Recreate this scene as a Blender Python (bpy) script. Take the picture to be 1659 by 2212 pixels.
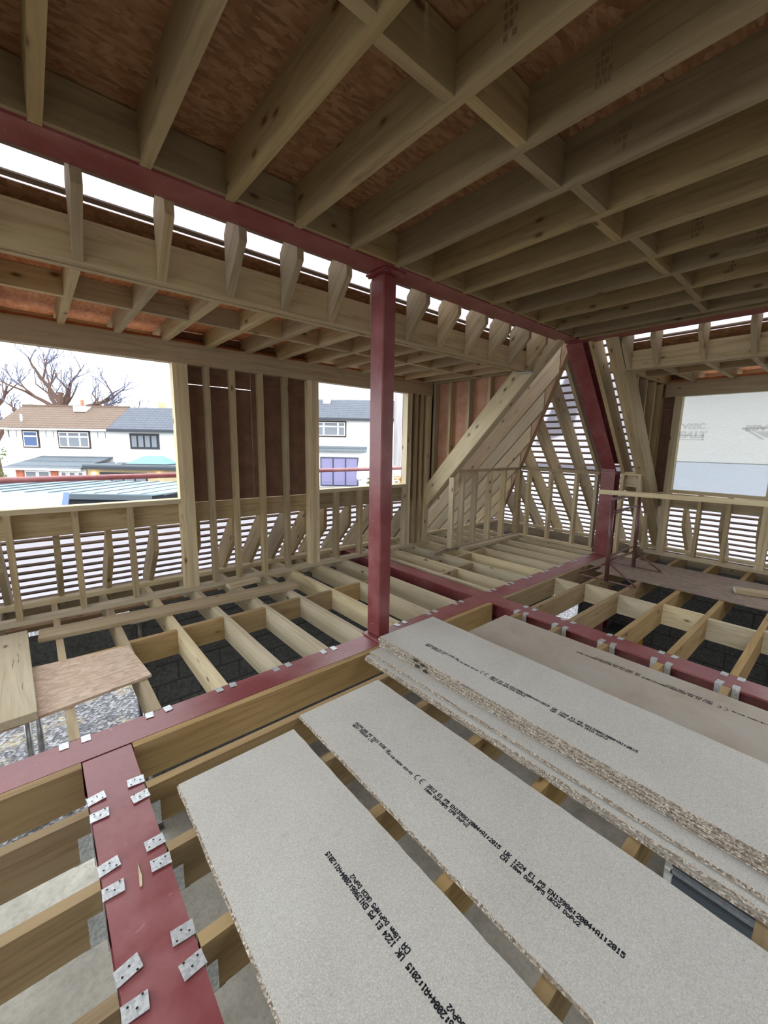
import bpy, bmesh, math, random
from mathutils import Vector, Matrix
random.seed(7)
for o in list(bpy.data.objects):
    bpy.data.objects.remove(o)
SC = bpy.context.scene
COL = SC.collection

# ------------------------------------------------------------------ camera, sky, exposure
def set_camera():
    yaw, pitch, roll = 0.860993, -0.162424, 0.0173374
    f = Vector((math.cos(yaw) * math.cos(pitch), math.sin(yaw) * math.cos(pitch), math.sin(pitch)))
    r = Vector((math.sin(yaw), -math.cos(yaw), 0))
    u = r.cross(f)
    c, s = math.cos(roll), math.sin(roll)
    r, u = r * c + u * s, u * c - r * s
    cam = bpy.data.cameras.new('camera')
    cam.sensor_fit = 'HORIZONTAL'
    cam.sensor_width = 36.0
    cam.lens = 882.88 / 1659 * 36.0
    cam.clip_start = 0.02
    cam.clip_end = 400
    ob = bpy.data.objects.new('camera', cam)
    COL.objects.link(ob)
    m = Matrix((r, u, -f)).transposed().to_4x4()
    m.translation = (0, 0, 1.555)
    ob.matrix_basis = m
    SC.camera = ob
set_camera()
YAW = 0.860993
W = bpy.data.worlds.new('overcast_sky')
SC.world = W
W.use_nodes = True
BG = W.node_tree.nodes['Background']
BG.inputs[0].default_value = (0.93, 0.965, 1.0, 1)
BG.inputs[1].default_value = 2.2
SC.view_settings.view_transform = 'Standard'
SC.view_settings.look = 'None'
SC.view_settings.gamma = 1.0
SC.view_settings.use_curve_mapping = False
SC.view_settings.exposure = 0.97
SC.cycles.max_bounces = 7
SC.cycles.diffuse_bounces = 4
SC.cycles.transmission_bounces = 4
SC.cycles.sample_clamp_indirect = 4.0

# ------------------------------------------------------------------ materials
MATS = {}
class NT:
    """small node tree helper"""
    def __init__(s, name):
        s.m = bpy.data.materials.new(name)
        s.m.use_nodes = True
        s.t = s.m.node_tree
        s.b = s.t.nodes['Principled BSDF']
        s.out = s.t.nodes['Material Output']
        MATS[name] = s.m
    def n(s, typ, **kw):
        nd = s.t.nodes.new(typ)
        for k, v in kw.items():
            if k.startswith('i_'):
                nd.inputs[k[2:].replace('_', ' ')].default_value = v
            else:
                setattr(nd, k, v)
        return nd
    def l(s, a, b):
        s.t.links.new(a, b)
    def coords(s, scale, rnd=True, kind='Object', rot=(0, 0, 0)):
        tc = s.n('ShaderNodeTexCoord')
        src = tc.outputs[kind]
        if rnd:
            oi = s.n('ShaderNodeObjectInfo')
            mu = s.n('ShaderNodeVectorMath', operation='SCALE')
            mu.inputs[0].default_value = (41.0, 23.0, 17.0)
            s.l(oi.outputs['Random'], mu.inputs['Scale'])
            ad = s.n('ShaderNodeVectorMath', operation='ADD')
            s.l(src, ad.inputs[0]); s.l(mu.outputs[0], ad.inputs[1])
            src = ad.outputs[0]
        mp = s.n('ShaderNodeMapping')
        mp.inputs['Scale'].default_value = scale
        mp.inputs['Rotation'].default_value = rot
        s.l(src, mp.inputs[0])
        return mp.outputs[0]
    def noise(s, vec, scale, detail=4, rough=0.55, dist=0.0):
        nd = s.n('ShaderNodeTexNoise')
        nd.inputs['Scale'].default_value = scale
        nd.inputs['Detail'].default_value = detail
        nd.inputs['Roughness'].default_value = rough
        nd.inputs['Distortion'].default_value = dist
        s.l(vec, nd.inputs['Vector'])
        return nd.outputs[0]
    def vor(s, vec, scale, out='Distance', rand=1.0):
        nd = s.n('ShaderNodeTexVoronoi')
        nd.inputs['Scale'].default_value = scale
        nd.inputs['Randomness'].default_value = rand
        s.l(vec, nd.inputs['Vector'])
        return nd.outputs[out]
    def ramp(s, fac, stops):
        nd = s.n('ShaderNodeValToRGB')
        el = nd.color_ramp.elements
        while len(el) < len(stops):
            el.new(0.5)
        for e, (p, c) in zip(el, stops):
            e.position = p
            e.color = (c[0], c[1], c[2], 1) if not isinstance(c, (int, float)) else (c, c, c, 1)
        s.l(fac, nd.inputs[0])
        return nd.outputs[0]
    def mix(s, fac, a, b, mode='MIX'):
        nd = s.n('ShaderNodeMix', data_type='RGBA', blend_type=mode)
        for sock, v in ((nd.inputs[0], fac), (nd.inputs[6], a), (nd.inputs[7], b)):
            if isinstance(v, (int, float)):
                sock.default_value = v
            elif isinstance(v, tuple):
                sock.default_value = (v[0], v[1], v[2], 1)
            else:
                s.l(v, sock)
        return nd.outputs[2]
    def rnd_value(s, lo, hi):
        oi = s.n('ShaderNodeObjectInfo')
        mr = s.n('ShaderNodeMapRange')
        mr.inputs[3].default_value = lo
        mr.inputs[4].default_value = hi
        s.l(oi.outputs['Random'], mr.inputs[0])
        return mr.outputs[0]
    def done(s, color, rough=0.7, metal=0.0, bump=None, bstr=0.2, bdist=0.01):
        if isinstance(color, tuple):
            s.b.inputs['Base Color'].default_value = (*color, 1)
        else:
            s.l(color, s.b.inputs['Base Color'])
        if isinstance(rough, (int, float)):
            s.b.inputs['Roughness'].default_value = rough
        else:
            s.l(rough, s.b.inputs['Roughness'])
        s.b.inputs['Metallic'].default_value = metal
        s.b.inputs['Specular IOR Level'].default_value = 0.3
        if bump is not None:
            bn = s.n('ShaderNodeBump')
            bn.inputs['Strength'].default_value = bstr
            bn.inputs['Distance'].default_value = bdist
            s.l(bump, bn.inputs['Height'])
            s.l(bn.outputs[0], s.b.inputs['Normal'])
        return s.m

def mat_wood(name, light, dark, knot=(0.11, 0.055, 0.025), var=(0.82, 1.12), kd=0.085):
    k = NT(name)
    v = k.coords((1.1, 17, 17))
    g = k.noise(v, 1.6, 5, 0.6, 0.8)
    col = k.ramp(g, [(0.30, dark), (0.52, light), (0.75, tuple(min(1, c * 1.1) for c in light))])
    v2 = k.coords((1.0, 1.6, 1.6))
    big = k.noise(v2, 1.3, 3, 0.5)
    col = k.mix(k.ramp(big, [(0.35, 0.0), (0.7, 0.55)]), col, dark)
    v3 = k.coords((4.2, 9.0, 9.0))
    d = k.vor(v3, 1.0)
    kf = k.ramp(d, [(0.0, 0.9), (kd, 0.85), (kd * 1.7, 0.22), (kd * 2.8, 0.0)])
    some = k.ramp(k.vor(v3, 1.0, 'Color'), [(0.56, 0.0), (0.60, 1.0)])
    km = k.n('ShaderNodeMath', operation='MULTIPLY')
    k.l(kf, km.inputs[0]); k.l(some, km.inputs[1])
    kf = km.outputs[0]
    col = k.mix(kf, col, knot)
    hv = k.n('ShaderNodeHueSaturation')
    k.l(k.rnd_value(*var), hv.inputs['Value'])
    k.l(k.rnd_value(0.85, 1.1), hv.inputs['Saturation'])
    k.l(col, hv.inputs['Color'])
    return k.done(hv.outputs[0], 0.78, 0, g, 0.25, 0.004)

mat_wood('timber_treated', (0.52, 0.43, 0.27), (0.36, 0.28, 0.16))
mat_wood('timber_ceiling', (0.385, 0.305, 0.17), (0.255, 0.19, 0.10))  # browner timber, lowered further in tone to imitate the dim ceiling
mat_wood('timber_pale', (0.72, 0.635, 0.44), (0.56, 0.47, 0.29))
mat_wood('timber_joist', (0.45, 0.325, 0.165), (0.315, 0.21, 0.095))
mat_wood('timber_red', (0.46, 0.32, 0.20), (0.34, 0.22, 0.13))
mat_wood('timber_batten', (0.25, 0.19, 0.14), (0.17, 0.125, 0.09), var=(0.8, 1.2))
mat_wood('timber_weathered', (0.50, 0.42, 0.29), (0.36, 0.29, 0.19), kd=0.05)

def mat_osb(name, stops, scale=1.0, fleck=None):
    k = NT(name)
    tc = k.coords((scale, scale, scale))
    wob = k.noise(tc, 6, 2)
    layers = []
    for i, (sx, sy, rz) in enumerate(((12, 46, 0.2), (14, 50, 1.1), (13, 48, -0.7))):
        mp = k.n('ShaderNodeMapping')
        mp.inputs['Scale'].default_value = (sx, sy, sy)
        mp.inputs['Rotation'].default_value = (0.3 * i, 0.2 * i, rz)
        k.l(tc, mp.inputs[0])
        c = k.vor(mp.outputs[0], 1.0, 'Color')
        layers.append(k.ramp(c, stops))
    m1 = k.ramp(k.noise(tc, 14, 3), [(0.46, 0.0), (0.54, 1.0)])
    m2 = k.ramp(k.noise(tc, 11, 2), [(0.50, 0.0), (0.60, 1.0)])
    col = k.mix(m2, k.mix(m1, layers[0], layers[1]), layers[2])
    return k.done(col, 0.8, 0, wob, 0.2, 0.004)
mat_osb('osb_ceiling', [(0.1, (0.18, 0.085, 0.036)), (0.5, (0.26, 0.13, 0.06)), (0.9, (0.34, 0.19, 0.10))])  # deck colour lowered as well, imitating the weak light overhead
mat_osb('osb_panel', [(0.1, (0.52, 0.38, 0.28)), (0.5, (0.66, 0.51, 0.39)), (0.9, (0.76, 0.62, 0.49))])
mat_osb('osb_dirty', [(0.1, (0.24, 0.185, 0.15)), (0.5, (0.31, 0.245, 0.20)), (0.9, (0.38, 0.31, 0.26))])
mat_osb('osb_orange', [(0.1, (0.58, 0.22, 0.10)), (0.5, (0.70, 0.30, 0.15)), (0.9, (0.76, 0.40, 0.22))])  # orange glow of bounced daylight put into the board colour

def mat_ply():
    k = NT('sheathing_ply')
    v = k.coords((3, 3, 14))
    g = k.noise(v, 2.0, 4, 0.6, 0.4)
    col = k.ramp(g, [(0.3, (0.17, 0.10, 0.072)), (0.6, (0.235, 0.14, 0.10)), (0.8, (0.29, 0.175, 0.13))])
    k.done(col, 0.75, 0, g, 0.1)
    k = NT('cheek_ply')
    v = k.coords((3, 3, 14))
    g = k.noise(v, 2.0, 4, 0.6, 0.4)
    col = k.ramp(g, [(0.3, (0.42, 0.22, 0.14)), (0.6, (0.54, 0.31, 0.21)), (0.8, (0.60, 0.37, 0.26))])
    k.done(col, 0.75, 0, g, 0.1)
mat_ply()

def mat_steel(name, base, dusty):
    k = NT(name)
    v = k.coords((1, 1, 1))
    big = k.noise(v, 3.0, 5, 0.65)
    fine = k.noise(v, 60.0, 3)
    col = k.mix(k.ramp(big, [(0.42, 0.0), (0.72, 0.55)]), base, dusty)
    v2 = k.coords((6, 2, 2), rot=(0.2, 0.1, 0.4))
    scr = k.ramp(k.noise(v2, 5, 2, 0.4, 1.5), [(0.70, 0.0), (0.76, 0.35)])
    col = k.mix(scr, col, (0.55, 0.38, 0.36))
    rg = k.ramp(big, [(0.3, 0.34), (0.8, 0.5)])
    k.done(col, rg, 0, fine, 0.05, 0.002)
    k.b.inputs['Specular IOR Level'].default_value = 0.8
mat_steel('red_oxide_steel', (0.235, 0.046, 0.053), (0.45, 0.205, 0.21))
mat_steel('maroon_steel', (0.13, 0.045, 0.045), (0.27, 0.17, 0.15))

def mat_galv():
    k = NT('galvanised_steel')
    v = k.coords((1, 1, 1))
    c = k.vor(v, 110, 'Color')
    col = k.ramp(c, [(0.2, (0.52, 0.56, 0.58)), (0.8, (0.74, 0.78, 0.80))])
    k.done(col, 0.42, 0.55)
    k = NT('dark_hole'); k.done((0.02, 0.02, 0.02), 0.9)
    k = NT('prop_steel')
    v = k.coords((1, 1, 1))
    g = k.noise(v, 12, 3)
    k.done(k.ramp(g, [(0.3, (0.22, 0.22, 0.22)), (0.7, (0.5, 0.5, 0.5))]), 0.35, 0.7)
mat_galv()

def mat_chip():
    k = NT('chipboard_face')
    v = k.coords((1, 1, 1))
    big = k.noise(v, 2.2, 4, 0.6)
    fine = k.noise(v, 210, 3, 0.65)
    mid = k.noise(v, 45, 4, 0.7)
    col = k.ramp(big, [(0.35, (0.575, 0.57, 0.52)), (0.65, (0.665, 0.67, 0.63))])
    col = k.mix(0.42, col, k.ramp(fine, [(0.3, (0.30, 0.29, 0.25)), (0.7, (0.86, 0.85, 0.80))]))
    col = k.mix(k.ramp(mid, [(0.55, 0.0), (0.75, 0.25)]), col, (0.36, 0.32, 0.25))
    fl = k.ramp(k.vor(v, 75), [(0.0, 0.9), (0.12, 0.7), (0.18, 0.0)])
    col = k.mix(fl, col, (0.84, 0.81, 0.73))
    sp = k.ramp(k.vor(k.coords((1, 1, 1), rot=(0, 0, 0.7)), 28), [(0.0, 0.8), (0.05, 0.5), (0.08, 0.0)])
    col = k.mix(sp, col, (0.26, 0.235, 0.20))
    k.done(col, 0.72, 0, fine, 0.08, 0.001)
    k = NT('chipboard_edge')
    v = k.coords((1, 1, 1))
    c = k.vor(v, 160, 'Color')
    col = k.ramp(c, [(0.1, (0.20, 0.155, 0.115)), (0.5, (0.38, 0.325, 0.26)), (0.9, (0.80, 0.755, 0.67))])
    n2 = k.noise(v, 90, 3)
    k.done(col, 0.85, 0, n2, 0.8, 0.006)
    k = NT('chipboard_dusty')
    v = k.coords((1, 1, 1))
    big = k.noise(v, 3.0, 5, 0.65, 0.6)
    fine = k.noise(v, 300, 2)
    col = k.ramp(big, [(0.35, (0.50, 0.47, 0.41)), (0.5, (0.48, 0.42, 0.34)), (0.68, (0.40, 0.32, 0.25))])
    col = k.mix(0.25, col, k.ramp(fine, [(0.3, (0.28, 0.26, 0.22)), (0.7, (0.72, 0.70, 0.64))]))
    k.done(col, 0.75, 0, fine, 0.08, 0.001)
    k = NT('ink'); k.done((0.035, 0.035, 0.055), 0.6)
    k = NT('soot'); k.done((0.05, 0.045, 0.04), 0.8)
    k = NT('stamp_ink'); k.done((0.21, 0.155, 0.09), 0.8)
mat_chip()

def mat_sheet():
    def sheet(name, tr, df, fac, wr):
        k = NT(name)
        v = k.coords((1, 1, 1), rnd=False)
        w1 = k.noise(v, wr, 5, 0.65, 0.5)
        k.t.nodes.remove(k.b)
        t = k.n('ShaderNodeBsdfTranslucent'); t.inputs[0].default_value = (*tr, 1)
        d = k.n('ShaderNodeBsdfDiffuse'); d.inputs[0].default_value = (*df, 1)
        bp = k.n('ShaderNodeBump'); bp.inputs['Strength'].default_value = 0.5
        bp.inputs['Distance'].default_value = 0.02
        k.l(w1, bp.inputs['Height'])
        k.l(bp.outputs[0], t.inputs['Normal']); k.l(bp.outputs[0], d.inputs['Normal'])
        mx = k.n('ShaderNodeMixShader'); mx.inputs[0].default_value = fac
        k.l(d.outputs[0], mx.inputs[1]); k.l(t.outputs[0], mx.inputs[2])
        k.l(mx.outputs[0], k.out.inputs[0])
    sheet('roof_felt', (0.47, 0.455, 0.50), (0.6, 0.6, 0.6), 0.62, 7)
    sheet('window_felt', (0.46, 0.475, 0.465), (0.6, 0.62, 0.62), 0.55, 22)
    sheet('felt_lap', (0.40, 0.44, 0.50), (0.55, 0.6, 0.66), 0.50, 9)
    k = NT('felt_print')          # thin grey ink film, seen against the light
    k.t.nodes.remove(k.b)
    tp = k.n('ShaderNodeBsdfTransparent'); tp.inputs[0].default_value = (0.74, 0.73, 0.72, 1)
    k.l(tp.outputs[0], k.out.inputs[0])
mat_sheet()

def mat_outside():
    def flat(name, c, r=0.8, metal=0.0):
        NT(name).done(c, r, metal)
    flat('render_white', (0.80, 0.80, 0.79)); flat('upvc_white', (0.85, 0.85, 0.85), 0.4)
    flat('frame_dark', (0.035, 0.037, 0.042), 0.5); flat('frame_brown', (0.05, 0.03, 0.025), 0.5)
    flat('curtain', (0.20, 0.22, 0.25)); flat('curtain_blue', (0.085, 0.13, 0.25))
    flat('door_lilac', (0.22, 0.21, 0.36), 0.5); flat('door_frame_blue', (0.07, 0.08, 0.12), 0.5)
    flat('lantern_glass', (0.13, 0.29, 0.29), 0.3); flat('flat_roof_grey', (0.10, 0.125, 0.145), 0.6)
    flat('fascia_dark', (0.05, 0.055, 0.065)); flat('parasol_cloth', (0.60, 0.68, 0.66))
    flat('bark', (0.12, 0.075, 0.06), 0.9); flat('twig', (0.14, 0.15, 0.22), 0.9)
    flat('leaf_green', (0.14, 0.18, 0.06), 0.8); flat('leaf_autumn', (0.42, 0.26, 0.10), 0.8)
    flat('yellow_plastic', (0.62, 0.40, 0.03), 0.45); flat('black_plastic', (0.02, 0.02, 0.022), 0.5)
    flat('pale_sheet', (0.62, 0.63, 0.66), 0.7); flat('white_panel', (0.86, 0.87, 0.88), 0.6)
    flat('lamp_metal', (0.1, 0.08, 0.06)); flat('plaster_white', (0.78, 0.80, 0.76), 0.8)
    k = NT('wall_lamp_glow')
    k.b.inputs['Emission Color'].default_value = (1, 0.62, 0.2, 1); k.b.inputs['Emission Strength'].default_value = 6
    k.done((0.8, 0.6, 0.3), 0.5)
    def tiles(name, a, b, row=0.32):
        k = NT(name)
        tc = k.n('ShaderNodeTexCoord')
        w = k.n('ShaderNodeTexWave', wave_type='BANDS', bands_direction='Y', wave_profile='SAW')
        w.inputs['Scale'].default_value = 0.31416 / row
        k.l(tc.outputs['Object'], w.inputs['Vector'])
        w2 = k.n('ShaderNodeTexWave', wave_type='BANDS', bands_direction='X', wave_profile='SIN')
        w2.inputs['Scale'].default_value = 0.31416 / 0.30 * 1.0
        k.l(tc.outputs['Object'], w2.inputs['Vector'])
        nz = k.noise(tc.outputs['Object'], 2.5, 4)
        col = k.mix(nz, a, b)
        col = k.mix(k.ramp(w.outputs[0], [(0.0, 0.75), (0.25, 0.0), (0.85, 0.0), (1.0, 0.4)]), col, tuple(0.35 * c for c in a))
        h = k.mix(0.4, w.outputs[0], w2.outputs[0])
        k.done(col, 0.75, 0, h, 0.9, 0.08)
    tiles('roof_tile_brown', (0.12, 0.085, 0.065), (0.19, 0.135, 0.10))
    tiles('roof_tile_grey', (0.075, 0.085, 0.11), (0.13, 0.145, 0.17))
    tiles('felt_roof_grey', (0.09, 0.11, 0.13), (0.15, 0.175, 0.20), 1.2)
    k = NT('seamed_roof_blue')
    v = k.coords((1, 1, 1), rnd=False)
    k.done(k.ramp(k.noise(v, 1.2, 3), [(0.3, (0.15, 0.23, 0.27)), (0.7, (0.22, 0.30, 0.34))]), 0.6)
    k = NT('brick_yellow')
    br = k.n('ShaderNodeTexBrick')
    br.inputs['Color1'].default_value = (0.55, 0.43, 0.24, 1); br.inputs['Color2'].default_value = (0.48, 0.37, 0.20, 1)
    br.inputs['Mortar'].default_value = (0.5, 0.46, 0.38, 1); br.inputs['Scale'].default_value = 4.4
    k.l(k.coords((1, 1, 1), rnd=False, rot=(math.pi / 2, 0, 0)), br.inputs['Vector'])
    k.done(br.outputs[0], 0.9)
    k = NT('brick_red'); v = k.coords((1, 1, 3))
    k.done(k.ramp(k.noise(v, 5, 3), [(0.3, (0.36, 0.11, 0.06)), (0.7, (0.50, 0.18, 0.11))]), 0.9)
    k = NT('block_dark'); v = k.coords((1, 1, 1)); g = k.noise(v, 30, 4)
    k.done(k.ramp(g, [(0.3, (0.075, 0.08, 0.085)), (0.7, (0.15, 0.155, 0.16))]), 0.95, 0, g, 0.4, 0.006)
    k = NT('block_grey'); v = k.coords((1, 1, 1)); g = k.noise(v, 30, 4)
    k.done(k.ramp(g, [(0.3, (0.25, 0.28, 0.31)), (0.7, (0.36, 0.39, 0.41))]), 0.95, 0, g, 0.4, 0.006)
    k = NT('mortar_dark'); k.done((0.06, 0.06, 0.06), 0.95)
    k = NT('concrete_slab'); v = k.coords((1, 1, 1), rnd=False)
    a = k.noise(v, 1.3, 6, 0.65, 0.5); b2 = k.noise(v, 22, 4)
    col = k.ramp(a, [(0.3, (0.33, 0.32, 0.27)), (0.55, (0.54, 0.52, 0.45)), (0.75, (0.66, 0.64, 0.57))])
    col = k.mix(k.ramp(b2, [(0.45, 0.0), (0.7, 0.4)]), col, (0.27, 0.255, 0.21))
    k.done(col, 0.9, 0, b2, 0.3, 0.02)
    k = NT('gravel'); v = k.coords((1, 1, 1), rnd=False)
    c = k.vor(v, 26, 'Color'); d = k.vor(v, 26)
    col = k.ramp(c, [(0.1, (0.05, 0.05, 0.057)), (0.5, (0.11, 0.11, 0.118)), (0.9, (0.27, 0.27, 0.28))])
    dust = k.ramp(k.noise(v, 1.1, 5, 0.7), [(0.50, 0.0), (0.62, 0.85)])
    sd = k.ramp(k.noise(v, 14, 4, 0.7), [(0.42, 0.0), (0.55, 1.0)])
    mm = k.n('ShaderNodeMath', operation='MULTIPLY'); k.l(dust, mm.inputs[0]); k.l(sd, mm.inputs[1])
    col = k.mix(mm.outputs[0], col, (0.31, 0.26, 0.15))
    k.done(col, 0.9, 0, d, 0.8, 0.04)
    k = NT('grass'); v = k.coords((1, 1, 1), rnd=False)
    k.done(k.ramp(k.noise(v, 3, 4), [(0.3, (0.06, 0.10, 0.03)), (0.7, (0.13, 0.19, 0.06))]), 0.95)
    k = NT('patio'); v = k.coords((1, 1, 1), rnd=False)
    k.done(k.ramp(k.noise(v, 3, 4), [(0.3, (0.20, 0.19, 0.17)), (0.7, (0.28, 0.27, 0.25))]), 0.9)
mat_outside()

# ------------------------------------------------------------------ geometry helpers
def link(o, parent=None):
    COL.objects.link(o)
    if parent is not None:
        o.parent = parent
        o.matrix_parent_inverse = parent.matrix_basis.inverted()
    return o
def tag(o, label=None, cat=None, group=None, kind=None):
    if label: o['label'] = label
    if cat: o['category'] = cat
    if group: o['group'] = group
    if kind: o['kind'] = kind
    return o
def empty(name, loc=(0, 0, 0), parent=None):
    o = bpy.data.objects.new(name, None)
    o.empty_display_size = 0.1
    o.location = loc
    o.matrix_basis = Matrix.Translation(Vector(loc))
    return link(o, parent)
def struct(name):
    return tag(empty(name), kind='structure')
def frame(xd, up):
    x = Vector(xd).normalized()
    z = Vector(up)
    z = (z - x * z.dot(x)).normalized()
    y = z.cross(x)
    return Matrix((x, y, z)).transposed().to_4x4()
BOXES = {}
def box_mesh(l, w, d, mat, bev=0.0):
    key = (round(l, 4), round(w, 4), round(d, 4), mat, bev)
    if key in BOXES:
        return BOXES[key]
    bm = bmesh.new()
    bmesh.ops.create_cube(bm, size=1.0)
    for v in bm.verts:
        v.co = Vector((v.co.x * l, v.co.y * w, v.co.z * d))
    if bev > 0:
        bmesh.ops.bevel(bm, geom=bm.edges[:], offset=bev, segments=1, affect='EDGES')
    me = bpy.data.meshes.new(mat)
    bm.to_mesh(me); bm.free()
    me.materials.append(MATS[mat])
    BOXES[key] = me
    return me
def bar(name, p0, p1, w, d, up, mat, parent=None, bev=0.0):
    """a box whose centre line runs p0 to p1; w across, d along up. Grain follows local X."""
    p0, p1 = Vector(p0), Vector(p1)
    o = bpy.data.objects.new(name, box_mesh((p1 - p0).length, w, d, mat, bev))
    m = frame(p1 - p0, up)
    m.translation = (p0 + p1) / 2
    o.matrix_basis = m
    return link(o, parent)
def bx(name, x0, x1, y0, y1, z0, z1, mat, parent=None, bev=0.0, M=None, grain=None):
    """axis-aligned box; grain along its longest side; M moves it into another frame"""
    s = [abs(x1 - x0), abs(y1 - y0), abs(z1 - z0)]
    c = Vector(((x0 + x1) / 2, (y0 + y1) / 2, (z0 + z1) / 2))
    g = s.index(max(s)) if grain is None else grain
    if g == 0: m, l, w, d = Matrix.Identity(4), s[0], s[1], s[2]
    elif g == 1: m, l, w, d = frame((0, 1, 0), (0, 0, 1)), s[1], s[0], s[2]
    else: m, l, w, d = frame((0, 0, 1), (0, -1, 0)), s[2], s[0], s[1]
    m = m.copy(); m.translation = c
    o = bpy.data.objects.new(name, box_mesh(l, w, d, mat, bev))
    o.matrix_basis = (M @ m) if M is not None else m
    return link(o, parent)
def mesh_obj(name, verts, faces, mats, parent=None, xd=(1, 0, 0), up=(0, 0, 1), M=None, fmat=None, smooth=False, origin=None):
    """mesh from world verts, kept in a local frame whose X is xd (the grain)"""
    vs = [Vector(v) for v in verts]
    c = Vector(origin) if origin is not None else sum(vs, Vector()) / len(vs)
    m = frame(xd, up); m.translation = c
    inv = m.inverted()
    me = bpy.data.meshes.new(name)
    me.from_pydata([inv @ v for v in vs], [], faces)
    for mt in ([mats] if isinstance(mats, str) else mats):
        me.materials.append(MATS[mt])
    if fmat:
        for p, i in zip(me.polygons, fmat): p.material_index = i
    if smooth:
        for p in me.polygons: p.use_smooth = True
    me.update()
    bm = bmesh.new(); bm.from_mesh(me)
    bmesh.ops.recalc_face_normals(bm, faces=bm.faces[:])
    bm.to_mesh(me); bm.free()
    o = bpy.data.objects.new(name, me)
    o.matrix_basis = (M @ m) if M is not None else m
    return link(o, parent)
def prism(name, poly, e0, e1, mat, parent=None, xd=(1, 0, 0), up=(0, 0, 1), M=None):
    """poly: 3-D points of one face; extruded from poly+e0 to poly+e1"""
    n = len(poly)
    e0, e1 = Vector(e0), Vector(e1)
    vs = [Vector(p) + e0 for p in poly] + [Vector(p) + e1 for p in poly]
    fs = [tuple(range(n)), tuple(range(2 * n - 1, n - 1, -1))] + [(i, (i + 1) % n, n + (i + 1) % n, n + i) for i in range(n)]
    return mesh_obj(name, vs, fs, mat, parent, xd, up, M)
def sheet(name, quad, mat, parent=None, nx=1, ny=1, M=None, disp=0.0, nrm=None):
    """thin flexible sheet over a quad (p00,p10,p11,p01)"""
    a, b, c, d = [Vector(q) for q in quad]
    vs, fs = [], []
    nrm = nrm or (b - a).cross(d - a).normalized()
    for j in range(ny + 1):
        for i in range(nx + 1):
            u, v = i / nx, j / ny
            p = (a * (1 - u) + b * u) * (1 - v) + (d * (1 - u) + c * u) * v
            if disp and 0 < i < nx and 0 < j < ny:
                p = p + nrm * random.uniform(-disp, disp)
            vs.append(p)
    for j in range(ny):
        for i in range(nx):
            k = j * (nx + 1) + i
            fs.append((k, k + 1, k + nx + 2, k + nx + 1))
    return mesh_obj(name, vs, fs, mat, parent, (b - a), nrm, M, smooth=disp > 0)
def ibeam(name, p0, p1, wdt, hgt, up, mat, parent=None, tf=0.013, tw=0.009, ex0=(0, 0), ex1=(0, 0)):
    """I section centred on p0-p1; hgt along up. ex: lengthening of the lower/upper flange at each end (mitre)"""
    p0, p1 = Vector(p0), Vector(p1)
    L = (p1 - p0).length
    w, h = wdt / 2, hgt / 2
    pr = [(-w, -h), (w, -h), (w, -h + tf), (tw / 2, -h + tf), (tw / 2, h - tf), (w, h - tf), (w, h), (-w, h), (-w, h - tf), (-tw / 2, h - tf), (-tw / 2, -h + tf), (-w, -h + tf)]
    n = len(pr)
    def sh(z, ex): return ex[0] * (h - z) / hgt + ex[1] * (z + h) / hgt
    m = frame(p1 - p0, up); m.translation = (p0 + p1) / 2
    vs = [m @ Vector((-L / 2 - sh(z, ex0), y, z)) for y, z in pr] + [m @ Vector((L / 2 + sh(z, ex1), y, z)) for y, z in pr]
    fs = [(i, (i + 1) % n, n + (i + 1) % n, n + i) for i in range(n)]
    for b in (0, n):
        fs += [(b + 0, b + 1, b + 2, b + 11), (b + 3, b + 4, b + 9, b + 10), (b + 5, b + 6, b + 7, b + 8)]
    return mesh_obj(name, vs, fs, mat, parent, p1 - p0, up)
def tube(name, pts, r, mat, parent=None, seg=8, radii=None, M=None, cap=True):
    pts = [Vector(p) for p in pts]
    vs, fs = [], []
    for i, p in enumerate(pts):
        t = (pts[min(i + 1, len(pts) - 1)] - pts[max(i - 1, 0)]).normalized()
        a = t.cross(Vector((0, 0, 1)) if abs(t.z) < 0.9 else Vector((1, 0, 0))).normalized()
        b = t.cross(a)
        rr = radii[i] if radii else r
        for k in range(seg):
            q = 2 * math.pi * k / seg
            vs.append(p + a * (math.cos(q) * rr) + b * (math.sin(q) * rr))
    for i in range(len(pts) - 1):
        for k in range(seg):
            fs.append((i * seg + k, i * seg + (k + 1) % seg, (i + 1) * seg + (k + 1) % seg, (i + 1) * seg + k))
    if cap:
        fs.append(tuple(range(seg - 1, -1, -1)))
        e = (len(pts) - 1) * seg
        fs.append(tuple(range(e, e + seg)))
    if name is None:
        return vs, fs
    return mesh_obj(name, vs, fs, mat, parent, pts[-1] - pts[0], (0.1, 0.2, 1), M, smooth=True)
def merge(parts):
    vs, fs = [], []
    for v, f in parts:
        b = len(vs)
        vs += list(v); fs += [tuple(i + b for i in q) for q in f]
    return vs, fs
ORD = ['first', 'second', 'third', 'fourth', 'fifth', 'sixth', 'seventh', 'eighth', 'ninth', 'tenth', 'eleventh', 'twelfth']

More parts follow.
